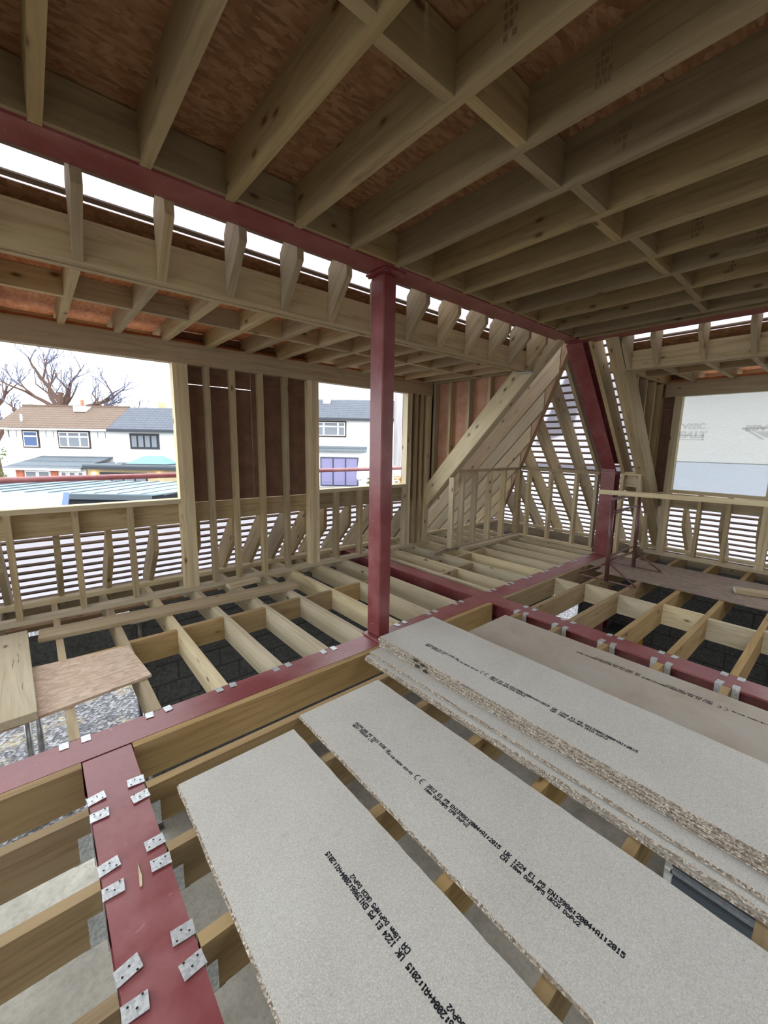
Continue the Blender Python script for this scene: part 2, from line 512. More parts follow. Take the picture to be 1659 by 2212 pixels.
# ------------------------------------------------------------------ the floor frame (joists, noggings)
JD, JW = 0.205, 0.046
floor = struct('floor')
LEFT_J = [-4.26, -3.87, -3.48, -3.09, -2.7, -2.31, -1.92, -1.53, -1.14, -0.75, -0.355, 0.035, 0.425, 0.815, 1.205, 1.59, 1.975, 2.345, 2.74, 3.13]
FAR_J = [3.70, 4.055, 4.445, 4.84, 5.235, 5.63, 6.03, 6.375]
NEAR_Y = [2.268, 1.94, 1.56, 1.165, 0.785, 0.40, 0.01, -0.38, -0.77]
for x in LEFT_J:
    bx('floor_joist', x - JW / 2, x + JW / 2, 2.502, 5.08, -JD, 0, 'timber_weathered' if x < 0.5 else 'timber_pale', floor)
for x in FAR_J:
    bx('floor_joist', x - JW / 2, x + JW / 2, 2.502, 5.08, -JD, 0, 'timber_pale', floor)
for y in NEAR_Y:
    bx('floor_joist', 0.262, 3.393, y - JW / 2, y + JW / 2, -JD, 0, 'timber_joist', floor)
    bx('floor_joist', -4.5, 0.045, y - JW / 2, y + JW / 2, -JD, 0, 'timber_joist', floor)
    bx('floor_joist', 3.607, 7.35, y - JW / 2, y + JW / 2, -JD, 0, 'timber_joist', floor)
for i in range(len(LEFT_J) - 1):
    a, b = LEFT_J[i] + JW / 2, LEFT_J[i + 1] - JW / 2
    y = (3.50 if i < 12 else 3.57) + (0.012 if i % 2 else -0.012)
    bx('floor_nogging', a, b, y - 0.023, y + 0.023, -JD, -0.002, 'timber_joist', floor)
for i, y in ((0, 3.24), (1, 3.30), (2, 3.62), (3, 3.66)):
    bx('floor_nogging', FAR_J[i] + JW / 2, FAR_J[i + 1] - JW / 2, y - 0.023, y + 0.023, -JD, -0.002, 'timber_treated', floor)
for i in range(len(NEAR_Y) - 1):
    x = 4.72 + (0.05 if i % 2 else -0.02)
    bx('floor_nogging', x - 0.023, x + 0.023, NEAR_Y[i + 1] + JW / 2, NEAR_Y[i] - JW / 2, -JD, -0.002, 'timber_pale', floor)
# rim timbers under the stud walls
bx('rim_joist', -4.5, 7.5, 5.085, 5.13, -JD, 0, 'timber_weathered', floor)
bx('rim_joist', 7.36, 7.405, -2.4, 5.08, -JD, 0, 'timber_weathered', floor)

# ------------------------------------------------------------------ red steel frame
def steel(name, label, loc):
    return tag(empty(name, loc), label, 'steel beam' if 'beam' in name else 'steel post')
sA = steel('steel_beam', 'red steel floor beam running from left edge past the post foot to the crossing', (0, 2.395, -0.205))
ibeam('beam_section', (-4.6, 2.395, -0.1025), (3.398, 2.395, -0.1025), 0.2, 0.205, (0, 0, 1), 'red_oxide_steel', sA)
sA2 = steel('steel_beam', 'red steel floor beam from the crossing to the cranked far post', (5, 2.395, -0.205))
ibeam('beam_section', (3.602, 2.395, -0.1025), (6.55, 2.395, -0.1025), 0.2, 0.205, (0, 0, 1), 'red_oxide_steel', sA2)
sB = steel('steel_beam', 'red steel floor beam crossing to lower right beside the chipboard sheets', (3.5, 1, -0.205))
ibeam('beam_section', (3.5, -1.5, -0.1025), (3.5, 5.05, -0.1025), 0.2, 0.205, (0, 0, 1), 'red_oxide_steel', sB)
sC = steel('steel_beam', 'red steel floor beam running to the bottom edge with pairs of hanger plates', (0.153, 1, -0.205))
ibeam('beam_section', (0.153, -1.5, -0.1045), (0.153, 2.285, -0.1045), 0.205, 0.205, (0, 0, 1), 'red_oxide_steel', sC)
prism('timber_splinter', [(0.150, 1.46, 0.0), (0.158, 1.46, 0.0), (0.164, 1.50, 0.0), (0.161, 1.56, 0.0), (0.156, 1.51, 0.0)], (0, 0, -0.001), (0, 0, 0.004), 'timber_pale', sC)

P1 = steel('steel_post', 'tall red square steel post standing on the floor beam', (2.06, 2.445, 0))
bx('shaft', 2.0, 2.12, 2.37, 2.52, 0.016, 2.754, 'red_oxide_steel', P1, 0.008)
bx('base_plate', 1.955, 2.165, 2.298, 2.53, 0.0, 0.016, 'red_oxide_steel', P1, 0.002)
for px, py in ((1.985, 2.335), (2.135, 2.335)):
    tube('bolt', [(px, py, 0.016), (px, py, 0.026)], 0.013, 'plaster_white', P1, 6)
bx('head_plate', 1.96, 2.16, 2.31, 2.53, 2.754, 2.768, 'red_oxide_steel', P1, 0.002)
for px, py in ((1.98, 2.33), (2.14, 2.33), (1.98, 2.51), (2.14, 2.51)):
    tube('bolt', [(px, py, 2.742), (px, py, 2.754)], 0.012, 'red_oxide_steel', P1, 6)
ZC = 2.77
sT = steel('steel_beam', 'long red steel beam overhead carrying the ceiling joists, left side', (2, 2.39, ZC))
ibeam('beam_section', (-4.7, 2.39, ZC + 0.1), (4.83, 2.39, ZC + 0.1), 0.2, 0.2, (0, 0, 1), 'red_oxide_steel', sT)
sT2 = steel('steel_beam', 'red steel beam overhead above the right dormer, mostly behind the last joist', (4.95, 0, ZC))
ibeam('beam_section', (4.955, -2.3, ZC + 0.1), (4.955, 2.48, ZC + 0.1), 0.2, 0.2, (0, 0, 1), 'red_oxide_steel', sT2)
# cranked post at the far corner
P2 = steel('cranked_steel_post', 'red steel post at the far corner, upright below and leaning inward above', (6.45, 2.4, 0))
ibeam('lower_shaft', (6.45, 2.405, 0.015), (6.45, 2.405, 1.20), 0.19, 0.2, (1, 0, 0), 'red_oxide_steel', P2)
bx('base_plate', 6.33, 6.57, 2.297, 2.51, 0.0, 0.015, 'red_oxide_steel', P2, 0.002)
bx('joint_plate', 6.335, 6.565, 2.305, 2.505, 1.20, 1.232, 'red_oxide_steel', P2, 0.002)
ibeam('leaning_shaft', (6.455, 2.405, 1.29), (5.02, 2.405, 2.83), 0.19, 0.19, (0.7, 0, 0.7), 'red_oxide_steel', P2, ex0=(0.075, 0.0))
bx('knee_plate', 6.345, 6.355, 2.315, 2.495, 1.232, 1.30, 'red_oxide_steel', P2)

# joist hangers folded over the beam flanges
def hanger_mesh(tabw, tabl, drop, tilt):
    """joist along +X from x=0 (flange edge at x=0, steel at x<0); two straps with tabs on the flange, a seat under the joist"""
    bm = bmesh.new()
    def b(x0, x1, y0, y1, z0, z1):
        r = bmesh.ops.create_cube(bm, size=1.0)
        for v in r['verts']:
            v.co = Vector((x0 + (v.co.x + .5) * (x1 - x0), y0 + (v.co.y + .5) * (y1 - y0), z0 + (v.co.z + .5) * (z1 - z0)))
        return r['verts']
    for i, s in enumerate((-1, 1)):
        y0, y1 = (s * 0.026, s * (0.026 + tabw))
        vs = b(-tabl, 0.004, min(y0, y1), max(y0, y1), 0.0008, 0.0038)
        c = Vector((0, (y0 + y1) / 2, 0.001))
        bmesh.ops.rotate(bm, verts=vs, cent=c, matrix=Matrix.Rotation(tilt * (1, -0.6)[i], 3, 'Z') @ Matrix.Rotation(abs(tilt) * 0.3, 3, 'Y'))
        b(0.0005, 0.0035, min(y0, y1), max(y0, y1), -drop, 0.0035)
        b(0.0035, 0.05, min(s * 0.0235, s * 0.0255), max(s * 0.0235, s * 0.0255), -drop, -drop + 0.12)
    b(0.0035, 0.07, -0.0255, 0.0255, -drop - 0.002, -drop)
    me = bpy.data.meshes.new('joist_hanger')
    bm.to_mesh(me); bm.free()
    me.materials.append(MATS['galvanised_steel'])
    return me
HM = [hanger_mesh(0.040, 0.052, 0.205, t) for t in (0.0, 0.10, -0.12)]
HB = [hanger_mesh(0.050, 0.062, 0.205, t) for t in (0.10, -0.06, 0.16)]
HOLE = None
def hanger(x, y, ang, parent, big=False, holes=False):
    global HOLE
    o = bpy.data.objects.new('joist_hanger', random.choice(HB if big else HM))
    m = Matrix.Translation((x, y, 0)) @ Matrix.Rotation(ang, 4, 'Z')
    o.matrix_basis = m
    link(o, parent)
    if holes:
        if HOLE is None:
            bm = bmesh.new()
            bmesh.ops.create_circle(bm, cap_ends=True, segments=8, radius=0.0035)
            HOLE = bpy.data.meshes.new('nail_hole'); bm.to_mesh(HOLE); bm.free()
            HOLE.materials.append(MATS['dark_hole'])
        for s in (-1, 1):
            for hx, hy in ((-0.05, 0.010), (-0.032, 0.034), (-0.012, 0.016)):
                h = bpy.data.objects.new('nail_hole', HOLE)
                h.matrix_basis = m @ Matrix.Translation((hx, s * (0.026 + hy), 0.0085))
                link(h, o)
for x in LEFT_J[10:]:
    if abs(x - 1.975) > 0.1:
        hanger(x, 2.497, math.pi / 2, sA)
for x in FAR_J:
    hanger(x, 2.497, math.pi / 2, sA2)
for y in NEAR_Y[1:7]:
    hanger(0.257, y, 0, sC, True, True)
    hanger(0.049, y, math.pi, sC, True, True)
    hanger(3.603, y, 0, sB)
    hanger(3.397, y, math.pi, sB)

# ------------------------------------------------------------------ ceiling
ceil = struct('ceiling')
CX = [-4.5, -4.11, -3.72, -3.33, -2.95, -2.57, -2.19, -1.80, -1.41, -1.02, -0.64, -0.255, 0.13, 0.51, 0.89, 1.275, 1.66, 2.045, 2.41, 2.775, 3.15, 3.535, 3.92, 4.30, 4.68, 4.828]
CJ = 0.20
def stamp(name, corner, du, dv, wdt, hgt, nrm, parent, seed):
    """small illegible grading stamp: rows of short ink ticks"""
    rs = random.Random(seed)
    du, dv, nrm, c = Vector(du), Vector(dv), Vector(nrm), Vector(corner)
    vs, fs = [], []
    rows = 4
    for r in range(rows):
        u = 0.0
        while u < wdt - 0.01:
            l = rs.uniform(0.006, 0.016)
            if rs.random() < 0.75:
                v0, v1 = hgt * r / rows + 0.004, hgt * (r + 0.8) / rows
                b = len(vs)
                for (a, q) in ((u, v0), (u + l, v0), (u + l, v1), (u, v1)):
                    vs.append(c + du * a + dv * q + nrm * 0.0012)
                fs.append((b, b + 1, b + 2, b + 3))
            u += l + rs.uniform(0.003, 0.008)
    return mesh_obj(name, vs, fs, 'stamp_ink', parent, du, nrm)
RLX, RLY = (-4.3, -0.18), (0.25, 2.0)     # added unseen roof opening left of the viewpoint, brightens the floor boards
R2X, R2Y = (1.9, 4.1), (-2.2, -0.5)          # second added roof opening, unseen behind the viewpoint, brightens the board stack
for i, x in enumerate(CX):
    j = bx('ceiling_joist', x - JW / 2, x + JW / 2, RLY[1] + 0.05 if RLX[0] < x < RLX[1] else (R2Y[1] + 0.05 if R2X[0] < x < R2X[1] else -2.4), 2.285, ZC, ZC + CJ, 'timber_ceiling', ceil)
    if 15 <= i <= 22 and i != 18:
        yy = (0.92, 0.80, 0.88, 0, 0.45, 0.86, 0.62, 0.84)[i - 15]
        stamp('grade_stamp', (x - JW / 2, yy, ZC + 0.035), (0, -1, 0), (0, 0, 1), 0.06, 0.12, (-1, 0, 0), j, i)
for i in range(len(CX) - 2):
    y = {14: 1.135, 15: 1.085, 16: 1.13, 17: 1.065, 18: 1.125, 19: 1.055, 20: 1.085, 21: 1.04, 22: 1.06}.get(i, 1.10)
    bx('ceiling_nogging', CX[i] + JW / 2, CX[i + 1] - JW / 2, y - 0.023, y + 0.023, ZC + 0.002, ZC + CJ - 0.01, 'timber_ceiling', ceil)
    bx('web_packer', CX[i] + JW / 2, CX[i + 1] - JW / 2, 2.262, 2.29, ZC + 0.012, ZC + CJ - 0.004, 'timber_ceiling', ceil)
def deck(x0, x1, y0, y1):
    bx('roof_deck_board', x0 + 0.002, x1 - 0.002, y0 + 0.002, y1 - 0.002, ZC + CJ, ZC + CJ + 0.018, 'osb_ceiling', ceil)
ys = [-2.4, -1.23, -0.03, 1.19, 2.42]
for j in range(4):
    xs = [RLX[1], 1.1 + 0.6 * (j % 2), 2.72 + 0.4 * (j % 2), 4.94] if j > 1 else [RLX[1], R2X[0], R2X[1], 4.94]
    for i in range(3):
        if j > 1 or i != 1:
            deck(xs[i], xs[i + 1], ys[j], ys[j + 1])
    deck(-4.7, RLX[0], ys[j], ys[j + 1])
deck(RLX[0], RLX[1], -2.4, RLY[0])
deck(R2X[0], R2X[1], -2.4, R2Y[0])
deck(R2X[0], R2X[1], R2Y[1], ys[2])
deck(RLX[0], RLX[1], RLY[1], 2.42)
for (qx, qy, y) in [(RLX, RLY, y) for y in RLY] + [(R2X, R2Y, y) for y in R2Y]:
    bx('added_rooflight_trimmer', qx[0], qx[1], y, y + 0.046, ZC, ZC + CJ + 0.15, 'timber_ceiling', ceil)
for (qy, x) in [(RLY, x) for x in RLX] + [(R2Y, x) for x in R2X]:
    bx('added_rooflight_trimmer', x - 0.046, x, qy[0], qy[1], ZC, ZC + CJ + 0.15, 'timber_ceiling', ceil)
# ------------------------------------------------------------------ the two mansard sides (shared builder)
KT = 1.22
RD = 0.24
TV = RD / 0.677
def bi(z): return 0.92 * (KT - z)
def zi(b): return KT - b / 0.92
class Side:
    def __init__(s, which):
        s.y = which == 'left'
        s.o = 3.86 if s.y else 6.42
    def p(s, a, b, z): return (a, s.o + b, z) if s.y else (s.o + b, a, z)
    def box(s, name, a0, a1, b0, b1, z0, z1, mat, parent, grain=None):
        if s.y: return bx(name, a0, a1, s.o + b0, s.o + b1, z0, z1, mat, parent, grain=grain)
        return bx(name, s.o + b0, s.o + b1, a0, a1, z0, z1, mat, parent, grain=grain)
    def adir(s): return Vector((1, 0, 0)) if s.y else Vector((0, 1, 0))
    def bdir(s): return Vector((0, 1, 0)) if s.y else Vector((1, 0, 0))
    def nrm(s): return s.bdir() * 0.736 + Vector((0, 0, 0.677))
    def down(s): return s.bdir() * 0.677 - Vector((0, 0, 0.736))
    def rafter(s, a, b0, b1, mat, parent, w=JW, depth=RD):
        """rafter with plumb cuts at b0 (top) and b1 (foot)"""
        tv = depth / 0.677
        poly = [s.p(a, b0, zi(b0)), s.p(a, b1, zi(b1)), s.p(a, b1, zi(b1) + tv), s.p(a, b0, zi(b0) + tv)]
        d = s.adir() * (w / 2)
        return prism('rafter', poly, -d, d, mat, parent, s.down(), s.nrm())
SY, SX = Side('left'), Side('right')

def felt(S, roof, a0l, a0r, z0, z1, amax, nx, ny, name='roof_membrane', mat='roof_felt', lift=0.031):
    """membrane over the battens between heights z0,z1; amax: None or 'hip' at the far end"""
    n = S.nrm()
    def q(a, z):
        b = bi(z)
        return Vector(S.p(a, b, z)) + n * (RD + lift)
    e = lambda z: (S.hip(z) if amax == 'hip' else amax)
    return sheet(name, (q(a0l, z0), q(e(z0), z0), q(e(z1), z1), q(a0l, z1)), mat, roof, nx, ny, disp=0.006)

def build_side(S, roof, wall, hipc, low_a, sill_studs, full_studs, jambs, win, rail_segs, sheath, corner_rafters,
               trim_rafters, upper_a, dj_a, alo, dorm_end, knee_end):
    outer = RD / 0.736       # horizontal offset of the outer plane at one height
    S.hip = lambda z: hipc + bi(z)
    # battens
    k = 0
    z = -0.34
    while z < 3.06:
        b = bi(z)
        low = (z + 0.2 * 0.677 < 0.80)
        up = (z + 0.2 * 0.677 > 2.70)
        a0 = alo if (low or up) else dorm_end
        a1 = hipc + b + outer * 0.9
        c = S.nrm() * (RD + 0.0125)
        if not (up and z + 0.2 * 0.677 > 3.06):
            bar('tile_batten', Vector(S.p(a0, b, z)) + c, Vector(S.p(a1, b, z)) + c, 0.024, 0.022, S.nrm(), 'timber_batten', roof)
        z += 0.092
    # membrane in three pieces: under the window, above the dormer, whole height towards the hip
    n = S.nrm()
    def q(a, zz): return Vector(S.p(a, bi(zz), zz)) + n * (RD + 0.029)
    def band(a0, a1f, z0, z1, nx, ny):
        sheet('roof_membrane', (q(a0, z0), q(a1f(z0), z0), q(a1f(z1), z1), q(a0, z1)), 'roof_felt', roof, nx, ny, disp=0.004)
    hp = lambda zz: hipc + bi(zz) + outer
    band(alo, lambda zz: dorm_end, -0.42, 0.62, 24, 5)
    band(alo, lambda zz: dorm_end, 2.575, 2.98, 24, 3)
    band(dorm_end, hp, -0.42, 2.98, 10, 14)
    # lapped second layers of membrane (greyer bands)
    # eaves: wall plate, fascia, soffit
    S.box('eaves_plate', alo, hipc + 1.0, 1.0, 1.09, 0.0, 0.045, 'timber_pale', roof)
    S.box('fascia_board', alo, hipc + 1.62, 1.52, 1.545, -0.42, -0.16, 'timber_red', roof)
    S.box('soffit_board', alo, hipc + 1.3, 1.28, 1.52, -0.30, -0.285, 'timber_red', roof)
    # lower rafters behind the dormer wall
    for a in low_a:
        S.rafter(a, 0.71, 1.42, 'timber_treated', roof)
    for a in corner_rafters:
        zt = KT + (hipc - a) / 0.92 - 0.03
        if bi(zt) > 1.3: continue
        S.rafter(a, bi(zt), 1.42, 'timber_pale' if S.y else 'timber_treated', roof)
    for a in trim_rafters:
        S.rafter(a, -1.50 if S.y else -1.50, 1.42, 'timber_pale' if S.y else 'timber_treated', roof)
    # trimmer over the dormer, three plies
    ta = dorm_end - 0.21 if S.y else None
    t0, t1 = (alo, dorm_end - 0.21) if S.y else (alo, dorm_end)
    for i in range(3):
        S.box('trimmer_ply', t0, t1, -1.13 + 0.05 * i, -1.13 + 0.05 * i + 0.047, 2.45 + 0.004 * (i == 1), 2.655, 'timber_treated', roof)
    # short upper rafters from the steel to the trimmer
    for a in upper_a:
        bt = -1.365 if S.y else -1.36
        poly = [S.p(a, -1.132, zi(-1.132)), S.p(a, -1.132, zi(-1.132) + TV), S.p(a, -1.50, zi(-1.50) + TV), S.p(a, -1.50, 2.975), S.p(a, bt, 2.975), S.p(a, bt, zi(bt))]
        d = S.adir() * (JW / 2)
        prism('rafter', poly, -d, d, 'timber_treated', roof, S.down(), S.nrm())
    # upstand board on the slope above the dormer roof
    n3 = n * (RD + 0.002)
    poly = [Vector(S.p(t0, bi(2.585), 2.585)) + n3, Vector(S.p(t0, bi(2.44), 2.44)) + n3, Vector(S.p(t0, bi(2.44), 2.44)) + n3 + n * 0.015, Vector(S.p(t0, bi(2.585), 2.585)) + n3 + n * 0.015]
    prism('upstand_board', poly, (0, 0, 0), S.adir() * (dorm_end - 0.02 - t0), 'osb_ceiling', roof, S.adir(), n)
    # dormer roof: joists, hangers, nogging, deck
    for a in dj_a:
        j = S.box('dormer_joist', a - JW / 2, a + JW / 2, -0.98, 0.95, 2.48, 2.63, 'timber_treated', roof)
        S.box('joist_hanger', a - JW / 2 - 0.002, a + JW / 2 + 0.002, -0.979, -0.92, 2.474, 2.48, 'galvanised_steel', roof)
    for a, a2 in zip(dj_a[:-1], dj_a[1:]):
        S.box('dormer_nogging', a + JW / 2, a2 - JW / 2, -0.30, -0.255, 2.485, 2.628, 'timber_treated', roof)
        S.box('eaves_blocking', a + JW / 2, a2 - JW / 2, 0.62, 0.645, 2.49, 2.535, 'osb_orange', roof)
    n_s = 5 if S.y else 3
    for i in range(n_s):
        w0 = alo + (dorm_end - alo) * i / n_s
        w1 = alo + (dorm_end - alo) * (i + 1) / n_s
        S.box('dormer_deck_board', w0, w1 - 0.003, -1.03, 0.98, 2.63, 2.648, 'osb_orange', roof)
    S.box('dormer_fascia', alo, dorm_end, 0.955, 0.975, 2.56, 2.63, 'timber_red', roof)
    # dormer wall
    hb0, hb1 = (0.56, 0.66) if S.y else (0.58, 0.68)
    S.box('header', alo, dorm_end - 0.12, hb0, hb0 + 0.046, 2.30, 2.50, 'timber_weathered', wall)
    S.box('header', alo, dorm_end - 0.12, hb0 + 0.05, hb1, 2.30, 2.48, 'timber_weathered', wall)
    S.box('sole_plate', alo, dorm_end - 0.08, hb0, hb1, 0.0, 0.045, 'timber_pale', wall)
    for (a0, a1) in win:
        S.box('sill_plate', a0, a1, hb0 - 0.004, hb1 + 0.02, 0.94, 0.985, 'timber_pale', wall)
    for a in sill_studs:
        S.box('stud', a - 0.022, a + 0.022, hb0, hb1, 0.045, 0.94, 'timber_treated', wall)
    for a in full_studs:
        S.box('stud', a - 0.022, a + 0.022, hb0, hb1, 0.045, 2.30, 'timber_treated', wall)
    for a in jambs:
        S.box('jamb_stud', a - 0.0225, a + 0.0225, hb0, hb1, 0.045, 2.30, 'timber_pale', wall)
    for a0, a1 in rail_segs:
        S.box('wall_rail', a0, a1, hb1 + 0.002, hb1 + 0.047, 0.72, 0.925, 'timber_treated', wall)
    for a0, a1 in sheath:
        S.box('sheathing_panel', a0 + 0.002, a1 - 0.002, hb1 + 0.002, hb1 + 0.014, 0.928, 2.124 if (S.y and a0 < 1.5) else 2.128, 'sheathing_ply', wall, grain=2)
        S.box('sheathing_panel', a0 + 0.002, a1 - 0.002, hb1 + 0.002, hb1 + 0.014, 2.129, 2.62, 'sheathing_ply', wall, grain=0 if S.y else 1)
    # cheek of the dormer: ply and studs standing on the trimming rafters
    ca = dorm_end
    sgn = 1
    poly = [S.p(ca, -1.0, 2.62), S.p(ca, hb1 + 0.014, 2.62), S.p(ca, hb1 + 0.014, zi(hb1) + 0.2), S.p(ca, -1.0, zi(-1.0) + 0.2)]
    prism('cheek_panel', poly, (0, 0, 0), S.adir() * 0.014, 'cheek_ply' if S.y else 'sheathing_ply', wall, (0, 0, 1), S.adir())
    for b in (0.52, 0.22, -0.12, -0.46):
        z0 = zi(b + 0.05) + TV + 0.003
        S.box('cheek_stud', ca - 0.092, ca - 0.002, b, b + 0.045, z0 + 0.06, 2.478, 'timber_treated', wall)

roofL, wallL = struct('roof_left'), struct('wall_left')
roofR, wallR = struct('roof_right'), struct('wall_right')
build_side(SY, roofL, wallL, 6.42,
    low_a=[-3.9, -3.5, -3.1, -2.7, -2.3, -1.9, -1.5, -1.10, -0.70, -0.29, 0.10, 0.49, 0.88, 1.29, 1.68, 2.01, 2.31, 2.60, 2.90, 3.30, 3.69, 4.08, 4.47],
    sill_studs=[-3.7, -3.26, -2.82, -2.38, -1.94, -1.5, -1.1, -0.64, -0.20, 0.24, 0.66, 3.0, 3.39, 3.80],
    full_studs=[1.42, 1.68, 1.99, 2.29, 4.42, 4.53],
    jambs=[1.122, 1.168, 1.213, 2.605, 2.651, 2.697, 4.243, 4.29, 4.655, 4.702],
    win=[(-4.4, 1.099), (2.72, 4.22)],
    rail_segs=[(-4.6, 1.10), (1.10, 2.72), (2.72, 4.75)],
    sheath=[(1.10, 1.91), (1.91, 2.72), (4.22, 4.87)],
    corner_rafters=[5.21, 5.59, 5.995, 6.385, 6.78, 7.17], trim_rafters=[4.69, 4.737, 4.784],
    upper_a=[-4.3, -3.9, -3.5, -3.1, -2.7, -2.35, -1.96, -1.57, -1.18, -0.80, -0.50, -0.115, 0.27, 0.655, 1.04, 1.41, 1.79, 2.18, 2.58, 2.98, 3.38, 3.77, 4.15, 4.5],
    dj_a=[-4.4, -4.0, -3.6, -3.2, -2.8, -2.4, -2.05, -1.66, -1.28, -0.90, -0.51, -0.11, 0.28, 0.67, 1.05, 1.45, 1.83, 2.22, 2.61, 3.0, 3.39, 3.78, 4.17, 4.56, 4.78],
    alo=-4.6, dorm_end=4.86, knee_end=6.42)
build_side(SX, roofR, wallR, 3.86,
    low_a=[1.60, 1.17, 0.78, 0.40, 0.0, -0.4, -0.8, -1.2, -1.6, -2.0],
    sill_studs=[1.42, 1.10, 0.0, -0.4, -0.8, -1.2, -1.6, -2.0], full_studs=[-2.3],
    jambs=[2.055, 1.803, 1.849, 0.737, 0.690, 0.47, 0.425],
    win=[(0.76, 1.78), (-2.2, 0.40)],  # second opening is added out of view to light the stack
    rail_segs=[(-2.4, 2.08)],
    sheath=[(1.78, 2.117), (0.40, 0.76)],
    corner_rafters=[4.52, 4.12, 3.73, 3.32, 2.90, 2.585, 2.235], trim_rafters=[1.955, 2.002, 2.049],
    upper_a=[1.90, 1.62, 1.21, 0.82, 0.43, 0.04, -0.36, -0.75, -1.15, -1.55, -1.95, -2.3], dj_a=[2.0, 1.66, 1.25, 0.87, 0.47, 0.08, -0.3, -0.7, -1.1, -1.5, -1.9, -2.3],
    alo=-2.4, dorm_end=2.115, knee_end=3.86)
# second layers of membrane lapped over the right slope
def lap(pts):
    n = SX.nrm() * (RD + 0.045)
    vs = [Vector(SX.p(a, bi(z), z)) + n for a, z in pts]
    mesh_obj('membrane_lap', vs, [tuple(range(len(vs)))], 'roof_felt', roofR, (0, 1, 0), SX.nrm())
lap([(2.20, 1.02), (4.2, 1.02), (4.1, 1.13), (2.20, 1.13)])
lap([(2.48, 2.0), (2.75, 1.93), (2.95, 1.62), (3.30, 1.52), (3.62, 1.42), (2.62, 2.52), (2.48, 2.66)])
# hip rafter where the two slopes meet
hipd = Vector((0.92, 0.92, -1)).normalized()
hipn = Vector((1, 1, 1.84)).normalized()
h0 = Vector((6.42, 3.86, KT)); 
bar('hip_rafter', h0 - hipd * 2.45 + hipn * 0.105, h0 + hipd * 2.2 + hipn * 0.105, 0.05, 0.22, hipn, 'timber_red', roofL)
# knee walls of the corner
kneeL, kneeR = struct('wall_far'), struct('wall_corner')
bx('top_plate', 4.83, 6.42, 3.862, 3.952, 1.172, 1.217, 'timber_weathered', kneeL)
bx('sole_plate', 4.60, 6.45, 3.862, 3.952, 0.0, 0.045, 'timber_weathered', kneeL)
for x in (4.675, 4.90, 5.21, 5.595, 5.99):
    bx('stud', x - 0.022, x + 0.022, 3.862, 3.952, 0.045, 1.172 if x > 4.8 else 1.10, 'timber_pale', kneeL)
for x, y in ((6.40, 3.885), (6.447, 3.885)):
    bx('corner_stud', x - 0.0225, x + 0.0225, y - 0.044, y + 0.044, 0.045 if y < 3.9 else 0.0, 1.172 if x < 6.42 else 1.16, 'timber_treated', kneeR)
bx('top_plate', 6.425, 6.515, 2.555, 3.84, 1.172, 1.217, 'timber_weathered', kneeR)
bx('sole_plate', 6.425, 6.515, 2.555, 3.84, 0.0, 0.045, 'timber_pale', kneeR)
for y in (3.71, 3.32, 2.90, 2.595):
    bx('stud', 6.425, 6.515, y - 0.022, y + 0.022, 0.045, 1.172, 'timber_pale', kneeR)
for y in (2.24, 2.02):
    bx('stud', 6.425, 6.515, y - 0.022, y + 0.022, 0.045, 1.19, 'timber_pale', kneeR)
bx('top_plate', 6.425, 6.515, 1.998, 2.262, 1.19, 1.235, 'timber_pale', kneeR)
bx('sole_plate', 6.425, 6.515, 1.998, 2.262, 0.0, 0.045, 'timber_pale', kneeR)
bx('blocking', 6.525, 6.57, 2.04, 2.22, 1.02, 1.19, 'timber_pale', kneeR)
# unseen back and left walls; the left one is open above to add light
wallB, wallN = struct('wall_back'), struct('wall_near')
for (x0, x1, z0, z1) in ((-4.7, -2.5, -0.25, 2.97), (-2.5, 0.0, -0.25, 2.97), (0.0, 2.4, -0.25, 2.97), (2.4, 4.8, -0.25, 2.97), (4.8, 7.4, -0.25, 2.97)):
    bx('sheathing_panel', x0, x1 - 0.003, -2.44, -2.425, z0, z1, 'sheathing_ply', wallB)
for i in range(30):
    bx('stud', -4.65 + 0.4 * i, -4.605 + 0.4 * i, -2.42, -2.325, 0.0, 2.76, 'timber_treated', wallB)
for (y0, y1, z0, z1) in ((-2.4, -0.6, -0.25, 1.1), (-0.6, 1.8, -0.25, 1.1), (1.8, 4.6, -0.25, 1.1)):
    bx('sheathing_panel', -4.73, -4.715, y0, y1 - 0.003, z0, z1, 'sheathing_ply', wallN)
for i in range(17):
    y = -2.3 + 0.4 * i
    bx('stud', -4.71, -4.62, y, y + 0.045, 0.0, 2.76 if i in (0, 8, 16) else 1.1, 'timber_treated', wallN)
# timbers lying on the floor frame in front of the knee wall
def thing(name, label, cat, loc, group=None):
    return tag(empty(name, loc), label, cat, group)
o = bar('timber_length', (4.80, 3.79, 0.0235), (6.38, 3.80, 0.0235), 0.09, 0.045, (0, 0, 1), 'timber_pale')
tag(o, 'straight pale timber lying along the foot of the far knee wall', 'timber')
o = bar('timber_length', (4.20, 3.83, 0.0235), (4.74, 3.985, 0.0235), 0.09, 0.045, (0, 0, 1), 'timber_weathered')
tag(o, 'short dark timber lying askew at left end of the far knee wall', 'timber')
# metal shoe at the end of the trimmer
bx('beam_shoe', 4.645, 4.662, 2.72, 2.90, 2.44, 2.66, 'galvanised_steel', roofL)
bx('beam_shoe', 4.56, 4.645, 2.715, 2.905, 2.436, 2.446, 'galvanised_steel', roofL)

